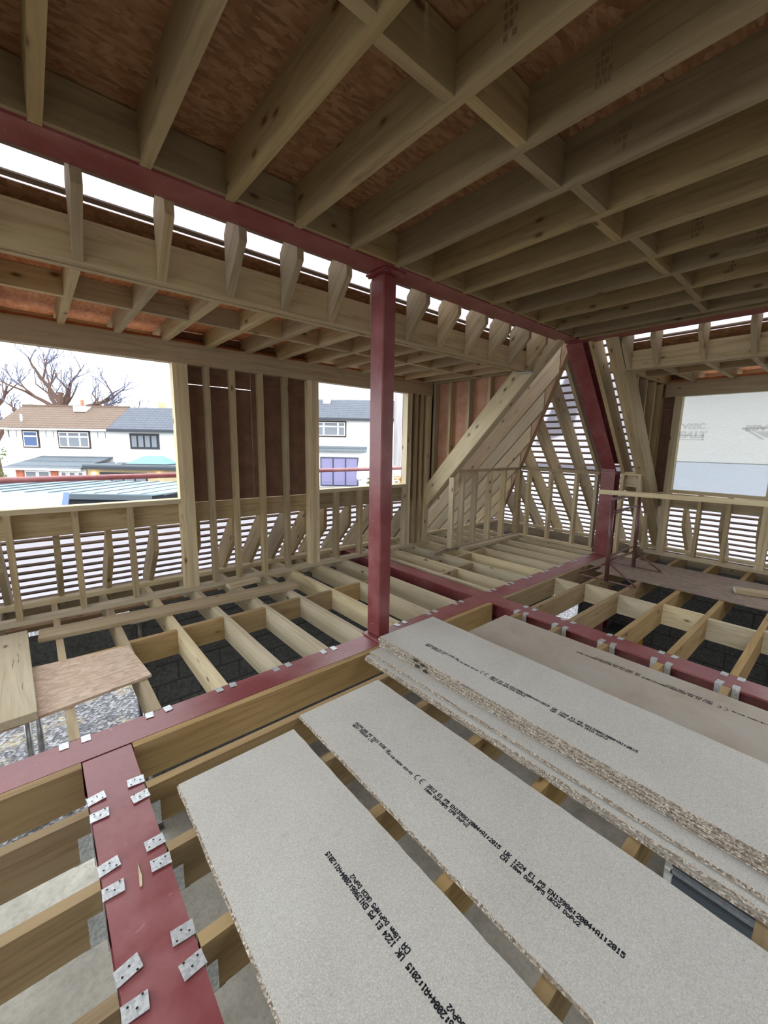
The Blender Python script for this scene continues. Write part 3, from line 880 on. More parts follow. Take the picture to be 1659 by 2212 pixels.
# ------------------------------------------------------------------ membrane stapled over the right window
win1 = struct('window_1')
sheet('window_membrane', ((7.115, 0.66, 1.385), (7.115, 1.88, 1.385), (7.115, 1.88, 2.36), (7.115, 0.66, 2.36)), 'window_felt', win1, 24, 20, disp=0.004)
sheet('membrane_lap', ((7.12, 0.66, 0.95), (7.12, 1.88, 0.95), (7.12, 1.88, 1.40), (7.12, 0.66, 1.40)), 'felt_lap', win1, 16, 8, disp=0.004)
def letters(name, txt, size, M, mat, parent, bold=0.0, sx=1.0):
    cu = bpy.data.curves.new(name, 'FONT')
    cu.body = txt; cu.size = size; cu.offset = bold; cu.extrude = 0.0; cu.resolution_u = 3
    t = bpy.data.objects.new(name, cu)
    COL.objects.link(t)
    dg = bpy.context.evaluated_depsgraph_get()
    me = bpy.data.meshes.new_from_object(t.evaluated_get(dg))
    bpy.data.objects.remove(t)
    me.materials.clear(); me.materials.append(MATS[mat])
    o = bpy.data.objects.new(name, me)
    o.matrix_basis = M
    return link(o, parent)
def onwin(y, z, s=1.0):
    """text frame on the membrane: reads towards -Y, upside-down mirrored like the print seen from behind"""
    return Matrix(((0, 0, 1, 7.108), (-s, 0, 0, y), (0, -1, 0, z), (0, 0, 0, 1)))
letters('membrane_print', 'CLASSIC', 0.105, onwin(1.89, 1.925), 'felt_print', win1, 0.004, 0.9)
letters('membrane_print', 'VENT3.', 0.125, onwin(1.87, 1.815), 'felt_print', win1, 0.006, 0.9)
letters('membrane_print', 'BBA', 0.10, onwin(1.075, 1.885, 1.2), 'felt_print', win1, 0.005)
def winpoly(name, pts):
    return mesh_obj(name, [(7.108, y, z + 0.07) for y, z in pts], [tuple(range(len(pts)))], 'felt_print', win1, (0, 1, 0), (1, 0, 0))
for pts in ([(1.86, 1.70), (1.50, 1.70), (1.50, 1.685), (1.86, 1.685)], [(1.86, 1.64), (1.50, 1.64), (1.50, 1.625), (1.86, 1.625)], [(1.52, 1.70), (1.50, 1.70), (1.50, 1.625), (1.52, 1.625)]):
    winpoly('membrane_print', pts)
for pts in ([(1.11, 1.795), (0.70, 1.795), (0.70, 1.765), (1.11, 1.765)], [(1.11, 1.78), (1.06, 1.78), (0.87, 1.64), (0.90, 1.635)], [(1.02, 1.74), (0.72, 1.74), (0.72, 1.735), (1.0, 1.735)], [(0.98, 1.735), (0.72, 1.735), (0.72, 1.66), (0.86, 1.66)]):
    winpoly('membrane_print', pts)

# ------------------------------------------------------------------ chipboard sheets
def chipboard(name, x0, x1, y0, y1, z, t=0.018, rot=0.0, label='', group=None, face='chipboard_face', dents=True):
    """tongued and grooved sheet: tongue on the low-X edge, groove on the high-X edge"""
    cx, cy = (x0 + x1) / 2, (y0 + y1) / 2
    w, l = (x1 - x0) / 2, (y1 - y0) / 2
    prof = [(-w, 0.0), (-w, t * .33), (-w - .008, t * .38), (-w - .008, t * .62), (-w, t * .67), (-w, t), (w, t), (w, t * .68), (w - .008, t * .62), (w - .008, t * .38), (w, t * .32), (w, 0.0)]
    n = len(prof); rows = 40
    rs = random.Random(int((x0 + z * 50) * 1000))
    vs, fs, fm = [], [], []
    for r in range(rows + 1):
        y = -l + 2 * l * r / rows
        j = rs.uniform(-0.0016, 0.0016)
        for i, (a, b) in enumerate(prof):
            e = (j + rs.uniform(-0.0012, 0.0012)) if 0 < r < rows else 0
            vs.append(Vector((a + e, y + (rs.uniform(-.001, .001) if r in (0, rows) else 0), b)))
    for r in range(rows):
        for i in range(n):
            fs.append((r * n + i, r * n + (i + 1) % n, (r + 1) * n + (i + 1) % n, (r + 1) * n + i))
            fm.append(0 if i in (5, n - 1) else 1)
    # end caps
    for b in (0, rows * n):
        fs += [(b + 0, b + 1, b + 4, b + 5, b + 6, b + 7, b + 10, b + 11), (b + 1, b + 2, b + 3, b + 4), (b + 7, b + 8, b + 9, b + 10)]
        fm += [1, 1, 1]
    me = bpy.data.meshes.new('chipboard_sheet')
    me.from_pydata(vs, [], fs)
    me.materials.append(MATS[face]); me.materials.append(MATS['chipboard_edge'])
    for p, i in zip(me.polygons, fm): p.material_index = i
    bm = bmesh.new(); bm.from_mesh(me); bmesh.ops.recalc_face_normals(bm, faces=bm.faces[:]); bm.to_mesh(me); bm.free()
    o = bpy.data.objects.new(name, me)
    o.matrix_basis = Matrix.Translation((cx, cy, z)) @ Matrix.Rotation(rot, 4, 'Z')
    link(o)
    return tag(o, label, 'chipboard', group)
F57 = {'0': '3E5149453E', '1': '00427F4000', '2': '4261514946', '3': '2141454B31', '4': '1814127F10', '5': '2745454539', '6': '3C4A494930', '7': '0171090503', '8': '3649494936', '9': '064949291E',
       ':': '0036360000', '+': '08083E0808', 'A': '7E1111117E', 'B': '7F49494936', 'C': '3E41414122', 'D': '7F4141221C', 'E': '7F49494941', 'F': '7F09090901', 'G': '3E4149497A', 'H': '7F0808087F', 'I': '00417F4100',
       'K': '7F08142241', 'L': '7F40404040', 'M': '7F020C027F', 'N': '7F0408107F', 'O': '3E4141413E', 'P': '7F09090906', 'R': '7F09192946', 'S': '4649494931', 'T': '01017F0101', 'U': '3F4040403F', 'V': '1F2040201F',
       'W': '3F4038403F', 'm': '7C04180478', 'o': '3844444438', 'v': '1C2040201C', '/': '2010080402', '.': '0060600000', '-': '0808080808', ' ': '0000000000', 'p': '7C14141408'}
def inkjet(parent, txt, x, y, z, cell, rdir, cw=0.0124, bold=1.55, name='ink_print'):
    """dot-matrix print on a sheet: starts at x,y reading along rdir*Y with the letter tops towards rdir*-X"""
    r = Vector((0, rdir, 0)); u = Vector((-rdir, 0, 0))
    base = Vector((x, y, z + 0.0006))
    vs, fs = [], []
    step = cw / 6.0
    for i, ch in enumerate(txt):
        code = F57.get(ch, F57[' '])
        for c in range(5):
            v = int(code[2 * c:2 * c + 2], 16)
            for row in range(7):
                if v >> row & 1:
                    p = base + r * (i * cw + c * step) + u * ((6 - row) * cell)
                    a, b = step * 0.55 * bold, cell * 0.55 * bold
                    k = len(vs)
                    vs += [p - r * a - u * b, p + r * a - u * b, p + r * a + u * b, p - r * a + u * b]
                    fs.append((k, k + 1, k + 2, k + 3))
    return mesh_obj(name, vs, fs, 'ink', parent, r, (0, 0, 1))
def ce_mark(parent, x, y, z, h, rdir):
    r = Vector((0, rdir, 0)); u = Vector((-rdir, 0, 0)); base = Vector((x, y, z + 0.0006)) + u * (h / 2)
    vs, fs = [], []
    def strip(pts_in, pts_out):
        b = len(vs); n = len(pts_in)
        vs.extend(pts_in + pts_out)
        for i in range(n - 1):
            fs.append((b + i, b + i + 1, b + n + i + 1, b + n + i))
    for k in (0, 1):
        c = base + r * (h * 0.5 + k * h * 0.85)
        ang = [math.pi * (0.5 + i / 12) for i in range(13)]
        strip([c + r * math.cos(a) * h * .38 + u * math.sin(a) * h * .38 for a in ang], [c + r * math.cos(a) * h * .5 + u * math.sin(a) * h * .5 for a in ang])
    c = base + r * (h * 1.35)
    strip([c - r * h * .42 - u * h * .05, c - r * h * .02 - u * h * .05], [c - r * h * .42 + u * h * .05, c - r * h * .02 + u * h * .05])
    mesh_obj('ce_mark', vs, fs, 'ink', parent, r, (0, 0, 1))
def full_print(o, x, ystart, z, rdir, head=True):
    """the maker's line: head text, CE block, UKCA block"""
    c = 0.0027
    y = ystart
    sgn = rdir
    off = lambda k: -k * (-rdir)  # rows below sit opposite the letter tops
    if head:
        inkjet(o, 'CHIPFLOOR P5 THIS SIDE UP', x, y, z, c * 0.95, rdir, 0.0116)
        inkjet(o, 'WEST FRASER LTD', x + rdir * 0.020, y + rdir * 0.004, z, c * 0.8, rdir, 0.0116)
        inkjet(o, '16/10/2024 03:45', x + rdir * 0.009, y + rdir * 0.275, z, c * 0.7, rdir, 0.0116)
    y += rdir * 0.475
    ce_mark(o, x + rdir * 0.016, y, z, 0.038, rdir)
    y += rdir * 0.078
    inkjet(o, '2812 E1 P5 EN13986:2004+A1:2015', x, y, z, c, rdir)
    inkjet(o, '18mm DoP:MP5 CPR DoPv2', x + rdir * 0.0215, y, z, c * 0.85, rdir, 0.0112)
    y += rdir * 0.402
    inkjet(o, 'UK', x, y, z, c * 1.05, rdir, 0.0145, 1.5); inkjet(o, 'CA', x + rdir * 0.024, y, z, c * 1.05, rdir, 0.0145, 1.5)
    y += rdir * 0.042
    inkjet(o, '1224 E1 P5 EN13986:2004+A1:2015', x, y, z, c, rdir)
    inkjet(o, '18mm DoP:MP5 UKCA DoPv2', x + rdir * 0.0215, y, z, c * 0.85, rdir, 0.0112)
b1 = chipboard('chipboard_sheet', 0.37, 0.95, -0.57, 1.83, 0.0, label='nearest chipboard floor sheet lying beside the hanger-studded red beam')
full_print(b1, 0.725, 1.12 - 1.365, 0.018, 1)
b2 = chipboard('chipboard_sheet', 1.025, 1.605, -0.49, 1.91, 0.0, rot=-0.006, label='loose chipboard floor sheet between the nearest sheet and the stack')
full_print(b2, 1.235, 1.655, 0.018, -1)
lows = [(1.715, 2.18, -0.002), (1.722, 2.175, 0.003), (1.765, 2.18, 0.004)]
for i, (x, y, r) in enumerate(lows):
    chipboard('chipboard_sheet', x, x + 0.585, y - 2.4, y, 0.0182 * i, rot=r, label='%s sheet from the bottom of the chipboard stack' % ('lowest', 'second', 'third')[i], group='chipboard stack')
tops = [(1.862, 2.195, 0.001), (1.868, 2.200, -0.002), (1.866, 2.193, 0.002), (1.872, 2.205, 0.0)]
for i, (x, y, r) in enumerate(tops):
    tp = chipboard('chipboard_sheet', x, x + 0.59, y - 2.4, y, 0.0182 * (i + 3), rot=r, label=('fourth sheet from the bottom of the chipboard stack', 'fifth sheet from the bottom of the chipboard stack', 'sixth chipboard sheet, just under the top of the stack', 'top chipboard sheet of the stack, printed along its middle')[i], group='chipboard stack')
ZT = 0.0182 * 6 + 0.018
full_print(tp, 2.065, 1.90, ZT, -1)
for k, (yy, zz) in enumerate(((1.80, 0.118), (1.735, 0.112), (1.785, 0.082), (1.71, 0.078))):
    mesh_obj('soot_mark', [(1.851, yy + 0.024 * math.cos(a), zz + 0.011 * math.sin(a)) for a in [2 * math.pi * i / 8 for i in range(8)]], [tuple(range(8))], 'soot', tp, (0, 1, 0), (-1, 0, 0))
b4 = chipboard('chipboard_sheet', 2.63, 3.215, -0.42, 1.98, 0.0, rot=0.004, label='dusty chipboard floor sheet between the stack and the crossing red beam', face='chipboard_dusty')
full_print(b4, 3.045, 0.40 - 0.54, 0.018, 1)

# ------------------------------------------------------------------ OSB, planks, offcuts
o = mesh_obj('osb_sheet', [Vector(p) for p in [(-1.0, 3.58, 0), (0.425, 3.455, 0), (0.475, 2.905, 0), (-1.0, 2.70, 0), (-1.0, 3.58, .018), (0.425, 3.455, .018), (0.475, 2.905, .018), (-1.0, 2.70, .018)]],
    [(3, 2, 1, 0), (4, 5, 6, 7), (0, 1, 5, 4), (1, 2, 6, 5), (2, 3, 7, 6), (3, 0, 4, 7)], 'osb_panel')
tag(o, 'pinkish strand board offcut lying over the left floor joists', 'strand board')
def plank(name, c, d, l, w, t, z, mat, label, crk=0):
    c, d = Vector(c), Vector(d).normalized()
    r = empty(name, (c.x, c.y, z)); tag(r, label, 'plank')
    p0, p1 = c - d * l / 2, c + d * l / 2
    bar('plank_body', (p0.x, p0.y, z + t / 2), (p1.x, p1.y, z + t / 2), w, t, (0, 0, 1), mat, r, 0.003)
    n = Vector((-d.y, d.x, 0))
    for i in range(crk):
        a = random.uniform(-0.38, 0.42) * l; s = random.uniform(-0.25, 0.25) * w; q = random.uniform(0.04, 0.14)
        pts = [c + d * (a + q * (j / 4 - .5)) + n * (s + random.uniform(-.004, .004)) for j in range(5)]
        vs = [Vector((p.x, p.y, z + t + 0.0008)) + n * e * (0.0022 * (1 - abs(j - 2) / 2.2)) for e in (-1, 1) for j, p in enumerate(pts)]
        mesh_obj('split', vs, [(j, j + 1, 6 + j, 5 + j) for j in range(4)], 'stamp_ink', r, d)
    return r
plank('timber_plank', (-0.21, 3.45, 0), (-0.035, 1, 0), 1.32, 0.165, 0.05, 0.018, 'timber_pale', 'thick pale plank laid across the strand board at the left edge', 6)
plank('scaffold_plank', (1.00, 3.985, 0), (1, -0.065, 0), 2.18, 0.21, 0.036, 0.0, 'timber_weathered', 'long weathered plank lying on the joists along the left window wall', 2)
plank('timber_offcut', (1.66, 4.30, 0), (1, 0.1, 0), 0.36, 0.10, 0.045, 0.0, 'timber_pale', 'short pale offcut resting against the stud wall foot by the long plank', 0)
r = plank('timber_offcut', (5.93, 0.30, 0), (0.32, -1, 0), 0.95, 0.14, 0.045, 0.016, 'timber_weathered', 'brown timber offcut with white end lying on the dusty board at right', 0)
d_ = Vector((0.32, -1, 0)).normalized(); c_ = Vector((5.93, 0.30, 0.0385)) - d_ * 0.4755
bar('painted_end', c_ - d_ * 0.0025, c_ + d_ * 0.0005, 0.136, 0.042, (0, 0, 1), 'plaster_white', r)
o = bx('osb_sheet', 5.38, 6.40, -0.9, 2.06, 0.0, 0.015, 'osb_dirty')
tag(o, 'long dusty brown strand board laid over the joists beneath the right window', 'strand board')
o = bx('osb_sheet', 5.62, 6.40, 2.07, 2.25, 0.0, 0.016, 'osb_dirty')
tag(o, 'small brown board piece lying behind the trestle feet', 'strand board')

# ------------------------------------------------------------------ trestle and the timber rail on it
tr = thing('trestle', 'maroon steel builders trestle standing on the joists at right', 'trestle', (5.48, 1.81, 0))
L1, L2, yt = 5.05, 5.92, 1.81
for x, zf in ((L1, 0.0), (L2, 0.0155)):
    tube('leg', [(x, yt, zf + 0.01), (x, yt + 0.02, 0.98)], 0.024, 'maroon_steel', tr, 10)
    for s_, e in ((1, 2.14), (-1, 1.50)):
        tube('foot_strut', [(x, yt, 0.235), (x + 0.02, e, zf + 0.014)], 0.012, 'maroon_steel', tr, 8)
    bar('foot_bar', (x + 0.02, 1.49, zf + 0.006), (x + 0.02, 2.15, zf + 0.006), 0.03, 0.01, (0, 0, 1), 'maroon_steel', tr)
bar('top_bar', (L1 - 0.03, yt + 0.02, 0.988), (L2 + 0.05, yt + 0.02, 0.988), 0.04, 0.03, (0, 0, 1), 'maroon_steel', tr)
for z in (0.84, 0.30):
    tube('cross_tube', [(L1, yt + 0.015, z), (L2, yt + 0.015, z)], 0.012, 'maroon_steel', tr, 8)
tube('cross_tube', [(L1, yt + 0.015, 0.80), (L2 - 0.25, yt + 0.015, 0.84)], 0.010, 'maroon_steel', tr, 8)
tube('cross_tube', [(L1, yt + 0.015, 0.245), (L2, yt + 0.015, 0.215)], 0.010, 'maroon_steel', tr, 8)
o = bar('timber_rail', (5.35, 2.10, 1.028), (5.35, -1.2, 1.092), 0.07, 0.052, (0, 0, 1), 'timber_pale')
tag(o, 'long straight pale timber resting on edge across the trestle top', 'timber')

# ------------------------------------------------------------------ storey below
GZ = -2.62
gfl = struct('floor_below')
bx('slab', -6.0, 7.2, -6.0, 4.62, GZ - 0.15, GZ, 'concrete_slab', gfl)
o = bx('ground_outside', -60, 60, -50, 70, GZ - 0.30, GZ - 0.17, 'patio'); tag(o, kind='structure')
o = bx('gravel_bed', -6, 12, 4.63, 12.0, GZ - 0.17, GZ - 0.05, 'gravel'); tag(o, 'grey gravel with yellow sawdust seen through the left floor opening', 'gravel', kind='stuff')
o = bx('gravel_bed', 7.21, 14, -4, 4.62, GZ - 0.17, GZ - 0.05, 'gravel'); tag(o, 'pale gravel outside the right lower opening', 'gravel', kind='stuff')
def blockwall(name, horiz, a0, a1, b, z0, z1, openings, mat):
    w = struct(name)
    def put(n, p0, p1, q0, q1, zz0, zz1, m):
        if horiz: return bx(n, p0, p1, q0, q1, zz0, zz1, m, w, 0.006 if n == 'block' else 0)
        return bx(n, q0, q1, p0, p1, zz0, zz1, m, w, 0.006 if n == 'block' else 0)
    r = 0; z = z0
    while z < z1 - 0.05:
        a = a0 - (0.225 if r % 2 else 0)
        while a < a1:
            s, e = max(a, a0), min(a + 0.44, a1)
            for (o0, o1) in openings:
                if s < o1 and e > o0:
                    if s < o0: e = o0
                    elif e > o1: s = o1
                    else: s = e
            if e - s > 0.04:
                put('block', s, e, b, b + 0.1, z, z + 0.215, mat)
            a += 0.45
        z += 0.225; r += 1
    segs = []; cur = a0
    for o0, o1 in sorted(openings):
        if o0 > cur: segs.append((cur, o0))
        cur = max(cur, o1)
    if cur < a1: segs.append((cur, a1))
    for s, e in segs:
        put('mortar_bed', s + 0.004, e - 0.004, b + 0.005, b + 0.095, z0, z1 - 0.02, 'mortar_dark')
    return w
blockwall('wall_below_left', True, -4.6, 7.2, 4.62, GZ, -0.22, [(-2.2, 0.62)], 'block_dark')
wbr = blockwall('wall_below_right', False, -2.0, 4.6, 7.2, GZ, -0.22, [(3.0, 3.5)], 'block_dark')
bx('lintel', 7.2, 7.3, 2.95, 3.55, -1.05, -0.22, 'block_dark', wbr)
blockwall('wall_below_back', True, -4.6, 7.2, -2.5, GZ, -0.22, [(-3.2, -1.4), (1.0, 2.4)], 'block_grey')
blockwall('wall_below_near', False, -2.4, 4.6, -4.7, GZ, -0.22, [], 'block_grey')
bx('lintel', -2.4, 0.8, 4.60, 4.72, -0.86, -0.22, 'block_dark', bpy.data.objects['wall_below_left'])
def prop(label, x, y, top):
    r = thing('steel_prop', label, 'steel prop', (x, y, GZ), 'steel props below the floor')
    tube('outer_tube', [(x, y, GZ + 0.008), (x, y, GZ + 1.5)], 0.030, 'prop_steel', r, 12)
    tube('inner_tube', [(x, y, GZ + 1.45), (x, y, top - 0.008)], 0.024, 'prop_steel', r, 12)
    tube('collar', [(x, y, GZ + 1.42), (x, y, GZ + 1.52)], 0.040, 'prop_steel', r, 10)
    bx('base_plate', x - 0.07, x + 0.07, y - 0.07, y + 0.07, GZ, GZ + 0.008, 'prop_steel', r)
    bx('head_plate', x - 0.07, x + 0.07, y - 0.07, y + 0.07, top - 0.008, top, 'prop_steel', r)
prop('grey steel prop seen under the thick plank end at the left edge', -0.30, 5.45, -0.45)
prop('thin grey steel prop at the corner of the strand board, left floor opening', 0.66, 4.5, -0.206)
prop('grey steel prop standing just right of the one under the plank end', -0.215, 5.62, -0.45)
cols = steel('steel_post', 'red steel post below the floor, seen between the right joists', (6.72, 2.45, GZ))
ibeam('post_section', (6.72, 2.45, GZ), (6.72, 2.45, -0.206), 0.2, 0.2, (1, 0, 0), 'red_oxide_steel', cols)
st = thing('step_platform', 'yellow and black step platform below the right joists', 'step platform', (6.4, 2.0, GZ))
for s_ in (-1, 1):
    bar('side_rail', (6.02, 2.02 + s_ * 0.22, GZ), (6.42, 2.02 + s_ * 0.18, GZ + 1.42), 0.09, 0.04, (1, 0, 0), 'yellow_plastic', st)
    bar('side_rail', (6.92, 2.02 + s_ * 0.22, GZ), (6.62, 2.02 + s_ * 0.18, GZ + 1.42), 0.09, 0.04, (1, 0, 0), 'yellow_plastic', st)
for i in range(4):
    z = GZ + 0.28 * (i + 1)
    bx('tread', 6.06 + 0.08 * i, 6.22 + 0.08 * i, 1.84, 2.20, z, z + 0.03, 'yellow_plastic', st)
bx('top_tread', 6.34, 6.70, 1.80, 2.24, GZ + 1.42, GZ + 1.50, 'black_plastic', st, 0.01)
pk = thing('sheet_bundle', 'bundle of dark thin sheets with white ends seen through the gap at lower right', 'sheets', (4.42, 0.0, GZ))
for i in range(8):
    x = 4.22 + 0.05 * i
    sh = bx('thin_sheet', x, x + 0.035 + 0.008 * (i % 2), -0.9, 0.67 + 0.015 * (i % 3), GZ, GZ + 0.20 + 0.012 * ((i * 3) % 4), 'block_grey' if i % 2 else 'flat_roof_grey', pk)
    bx('sheet_end', x, x + 0.036, 0.66 + 0.015 * (i % 3), 0.72 + 0.012 * (i % 3), GZ, GZ + 0.205 + 0.012 * ((i * 3) % 4), 'plaster_white', pk)

# ------------------------------------------------------------------ outside: scaffold rail, neighbour roof, houses, trees
rl = thing('scaffold_rail', 'long dark red scaffold rail running outside both left windows', 'rail', (1, 5.95, 1.1))
tube('rail_tube', [(-3.0, 5.95, 1.112), (8.5, 5.95, 1.112)], 0.034, 'red_oxide_steel', rl, 10)
for x in (-1.6, 6.9):
    tube('standard', [(x, 6.03, GZ - 0.05), (x, 6.03, 1.6)], 0.024, 'prop_steel', rl, 10)
hs = thing('hanging_sheet', 'pale grey membrane strip hanging outside the right end of the second window', 'sheet', (4.75, 5.2, 1.1))
sheet('sheet_cloth', ((4.61, 5.15, 1.22), (4.85, 5.22, 1.18), (4.85, 5.20, 2.70), (4.61, 5.15, 2.70)), 'pale_sheet', hs, 4, 10, disp=0.02)
tube('hem_pole', [(4.50, 5.16, 2.70), (4.98, 5.2, 2.70)], 0.018, 'prop_steel', hs, 8)
M = Matrix.Rotation(YAW - math.pi / 2, 4, 'Z')
def loc_h(u, w, z): return M @ Vector((u, w, z))
def house(label, u, w):
    r = tag(empty('house', loc_h(u, w, GZ - 0.17)), label, 'house')
    return r
def hb(name, par, u0, u1, w0, w1, z0, z1, mat): return bx(name, u0, u1, w0, w1, z0, z1, mat, par, M=M)
def hroof(name, par, u0, u1, we, ze, wr, zr, mat, t=0.12):
    poly = [(u0, we, ze), (u0, wr, zr), (u0, wr, zr - t), (u0, we, ze - t)]
    sl = Vector((0, wr - we, zr - ze))
    vs = [Vector(p) for p in poly] + [Vector(p) + Vector((u1 - u0, 0, 0)) for p in poly]
    fs = [(0, 1, 2, 3), (7, 6, 5, 4), (0, 4, 5, 1), (1, 5, 6, 2), (2, 6, 7, 3), (3, 7, 4, 0)]
    return mesh_obj(name, vs, fs, mat, par, (1, 0, 0), Vector((0, -sl.z, sl.y)), M)
def hwin(par, u0, u1, z0, z1, w, outer, fr, cols, transom, pane, sill=False):
    d = 0.09
    f = hb('window_frame', par, u0 - d, u1 + d, w - 0.05, w + 0.02, z0 - d, z1 + d, outer)
    n = len(cols) - 1
    for i in range(n):
        a = u0 + (u1 - u0) * cols[i] + 0.03; b = u0 + (u1 - u0) * cols[i + 1] - 0.03
        zz = [(z0 + 0.04, z1 - 0.04)] if not transom else [(z0 + 0.04, z0 + (z1 - z0) * 0.66), (z0 + (z1 - z0) * 0.72, z1 - 0.04)]
        if fr: hb('casement', f, a - 0.03, b + 0.03, w - 0.07, w - 0.05, z0, z1, fr)
        for (q0, q1) in zz:
            hb('pane', f, a + 0.03, b - 0.03, w - 0.085, w - 0.07, q0 + 0.02, q1 - 0.02, pane)
    return f
hA = house('white house with brown tiled roof half seen through the first window', -18, 29)
hb('wall', hA, -25.7, -18.5, 28.0, 33.0, GZ - 0.17, 2.30, 'render_white')
hroof('roof', hA, -26.2, -18.5, 27.6, 2.32, 30.3, 3.92, 'roof_tile_brown')
hroof('rear_roof', hA, -26.2, -18.5, 33.0, 2.32, 30.3, 3.92, 'roof_tile_brown')
hb('gutter', hA, -26.2, -18.5, 27.52, 27.62, 2.16, 2.26, 'upvc_white')
hb('ridge_tiles', hA, -26.2, -18.5, 30.2, 30.4, 3.88, 4.0, 'roof_tile_brown')
hwin(hA, -24.4, -23.45, 1.05, 2.05, 28.0, 'frame_brown', 'upvc_white', [0, 1], True, 'curtain_blue')
hwin(hA, -22.0, -20.0, 1.05, 2.05, 28.0, 'frame_brown', 'upvc_white', [0, 0.3, 0.7, 1], True, 'curtain')
for i in range(14):
    u = -25.4 + 0.5 * i
    if not (-24.6 < u < -23.3 or -22.2 < u < -19.8):
        hb('cladding_joint', hA, u, u + 0.02, 27.985, 28.0, 1.65, 2.1, 'frame_brown')
hroof('lean_to_roof', hA, -23.3, -18.5, 24.9, -0.16, 27.98, 0.45, 'felt_roof_grey', 0.08)
hb('lean_to_fascia', hA, -23.2, -18.5, 24.86, 24.92, -0.32, -0.2, 'upvc_white')
hb('lean_to_wall', hA, -22.9, -18.5, 25.3, 28, GZ - 0.17, -0.25, 'upvc_white')
for u0, u1 in ((-22.75, -22.3), (-20.6, -20.2)):
    hb('brick_pier', hA, u0, u1, 25.22, 25.3, GZ - 0.17, -0.33, 'brick_red')
for u0, u1 in ((-22.2, -21.5), (-21.4, -20.7), (-20.0, -19.65), (-19.5, -19.1), (-18.95, -18.6)):
    p = hb('window_frame', hA, u0, u1, 25.24, 25.3, -1.3, -0.38, 'upvc_white')
    hb('pane', p, u0 + 0.06, u1 - 0.06, 25.22, 25.24, -1.2, -0.46, 'curtain')
tube('vent_pipe', [(-21.6, 29.9, 3.5), (-21.6, 29.9, 4.35)], 0.12, 'brick_red', hA, 8, M=M)
hb('lead_flashing', hA, -22.0, -21.2, 29.5, 30.2, 3.5, 3.9, 'pale_sheet')
tube('vent_pipe', [(-24.7, 28.3, 2.6), (-24.7, 28.3, 3.2)], 0.07, 'pale_sheet', hA, 8, M=M)
tube('downpipe', [(-25.45, 27.95, 2.1), (-25.45, 27.95, GZ)], 0.05, 'upvc_white', hA, 8, M=M)
hA2 = house('white house with slate grey roof and dark framed window, attached to brown roofed one', -14, 29)
hb('wall', hA2, -18.49, -10.0, 28.0, 33.0, GZ - 0.17, 2.30, 'render_white')
hroof('roof', hA2, -18.49, -10.0, 27.6, 2.32, 30.3, 3.92, 'roof_tile_grey')
hroof('rear_roof', hA2, -18.49, -10.0, 33.0, 2.32, 30.3, 3.92, 'roof_tile_grey')
hb('gutter', hA2, -18.49, -10.0, 27.52, 27.62, 2.12, 2.26, 'fascia_dark')
hwin(hA2, -17.15, -15.35, 1.08, 1.95, 28.0, 'frame_dark', None, [0, 0.25, 0.5, 0.75, 1], False, 'curtain')
hb('extension_wall', hA2, -18.35, -10.0, 25.3, 28.0, GZ - 0.17, -0.17, 'brick_yellow')
hb('extension_roof', hA2, -18.38, -10.0, 24.9, 28.0, -0.02, 0.08, 'flat_roof_grey')
hb('extension_fascia', hA2, -18.38, -10.0, 24.86, 24.95, -0.20, -0.02, 'fascia_dark')
hb('bifold_door', hA2, -17.6, -14.7, 25.24, 25.31, GZ, -0.40, 'frame_dark')
for i in range(4):
    hb('door_pane', hA2, -17.52 + 0.72 * i, -16.92 + 0.72 * i, 25.21, 25.24, GZ + 0.1, -0.55, 'curtain')
for u in (-18.0, -14.0):
    hb('wall_lamp', hA2, u, u + 0.1, 25.15, 25.3, -0.62, -0.42, 'wall_lamp_glow')
lan = [(-16.2, 25.6, 0.12), (-13.6, 25.6, 0.12), (-13.6, 27.2, 0.12), (-16.2, 27.2, 0.12), (-15.3, 26.2, 0.62), (-14.3, 26.2, 0.62), (-14.3, 26.6, 0.62), (-15.3, 26.6, 0.62)]
mesh_obj('roof_lantern', lan, [(3, 2, 1, 0), (4, 5, 6, 7), (0, 1, 5, 4), (1, 2, 6, 5), (2, 3, 7, 6), (3, 0, 4, 7)], 'lantern_glass', hA2, M=M)
hb('lantern_kerb', hA2, -16.35, -13.45, 25.45, 27.35, 0.06, 0.13, 'fascia_dark')
tube('roof_pipe', [(-17.0, 26, 0.05), (-17.0, 26, 0.35)], 0.06, 'pale_sheet', hA2, 8, M=M)
hb('chimney', hA2, -16.6, -16.2, 30.6, 31.1, 3.6, 4.35, 'brick_yellow')
hB = house('white house with grey roof and lilac doors seen through the second window', -2, 31)
hb('wall', hB, -9.0, 6.0, 30.0, 35.0, GZ - 0.17, 3.35, 'render_white')
hroof('roof', hB, -9.2, 6.2, 29.6, 3.40, 32.5, 4.95, 'roof_tile_grey')
hroof('rear_roof', hB, -9.2, 6.2, 35.4, 3.40, 32.5, 4.95, 'roof_tile_grey')
hb('gutter', hB, -9.2, 6.2, 29.5, 29.62, 3.22, 3.34, 'fascia_dark')
hb('roof_vent', hB, -4.75, -4.2, 31.8, 32.2, 4.4, 4.85, 'pale_sheet')
hwin(hB, -4.95, -2.90, 2.15, 3.10, 30.0, 'frame_brown', 'upvc_white', [0, 0.25, 0.75, 1], True, 'curtain')
for i in range(5):
    hb('cladding_board', hB, -2.6, 0.4, 29.97, 30.0, 2.62 + 0.12 * i, 2.70 + 0.12 * i, 'upvc_white')
hroof('lean_to_roof', hB, -6.5, -1.3, 28.6, 1.08, 29.98, 1.42, 'felt_roof_grey', 0.06)
hb('lean_to_wall', hB, -6.3, -1.35, 29.0, 30.0, GZ - 0.17, 1.03, 'render_white')
dr = hb('door_frame', hB, -4.55, -1.85, 28.94, 29.0, -1.38, 0.66, 'door_frame_blue')
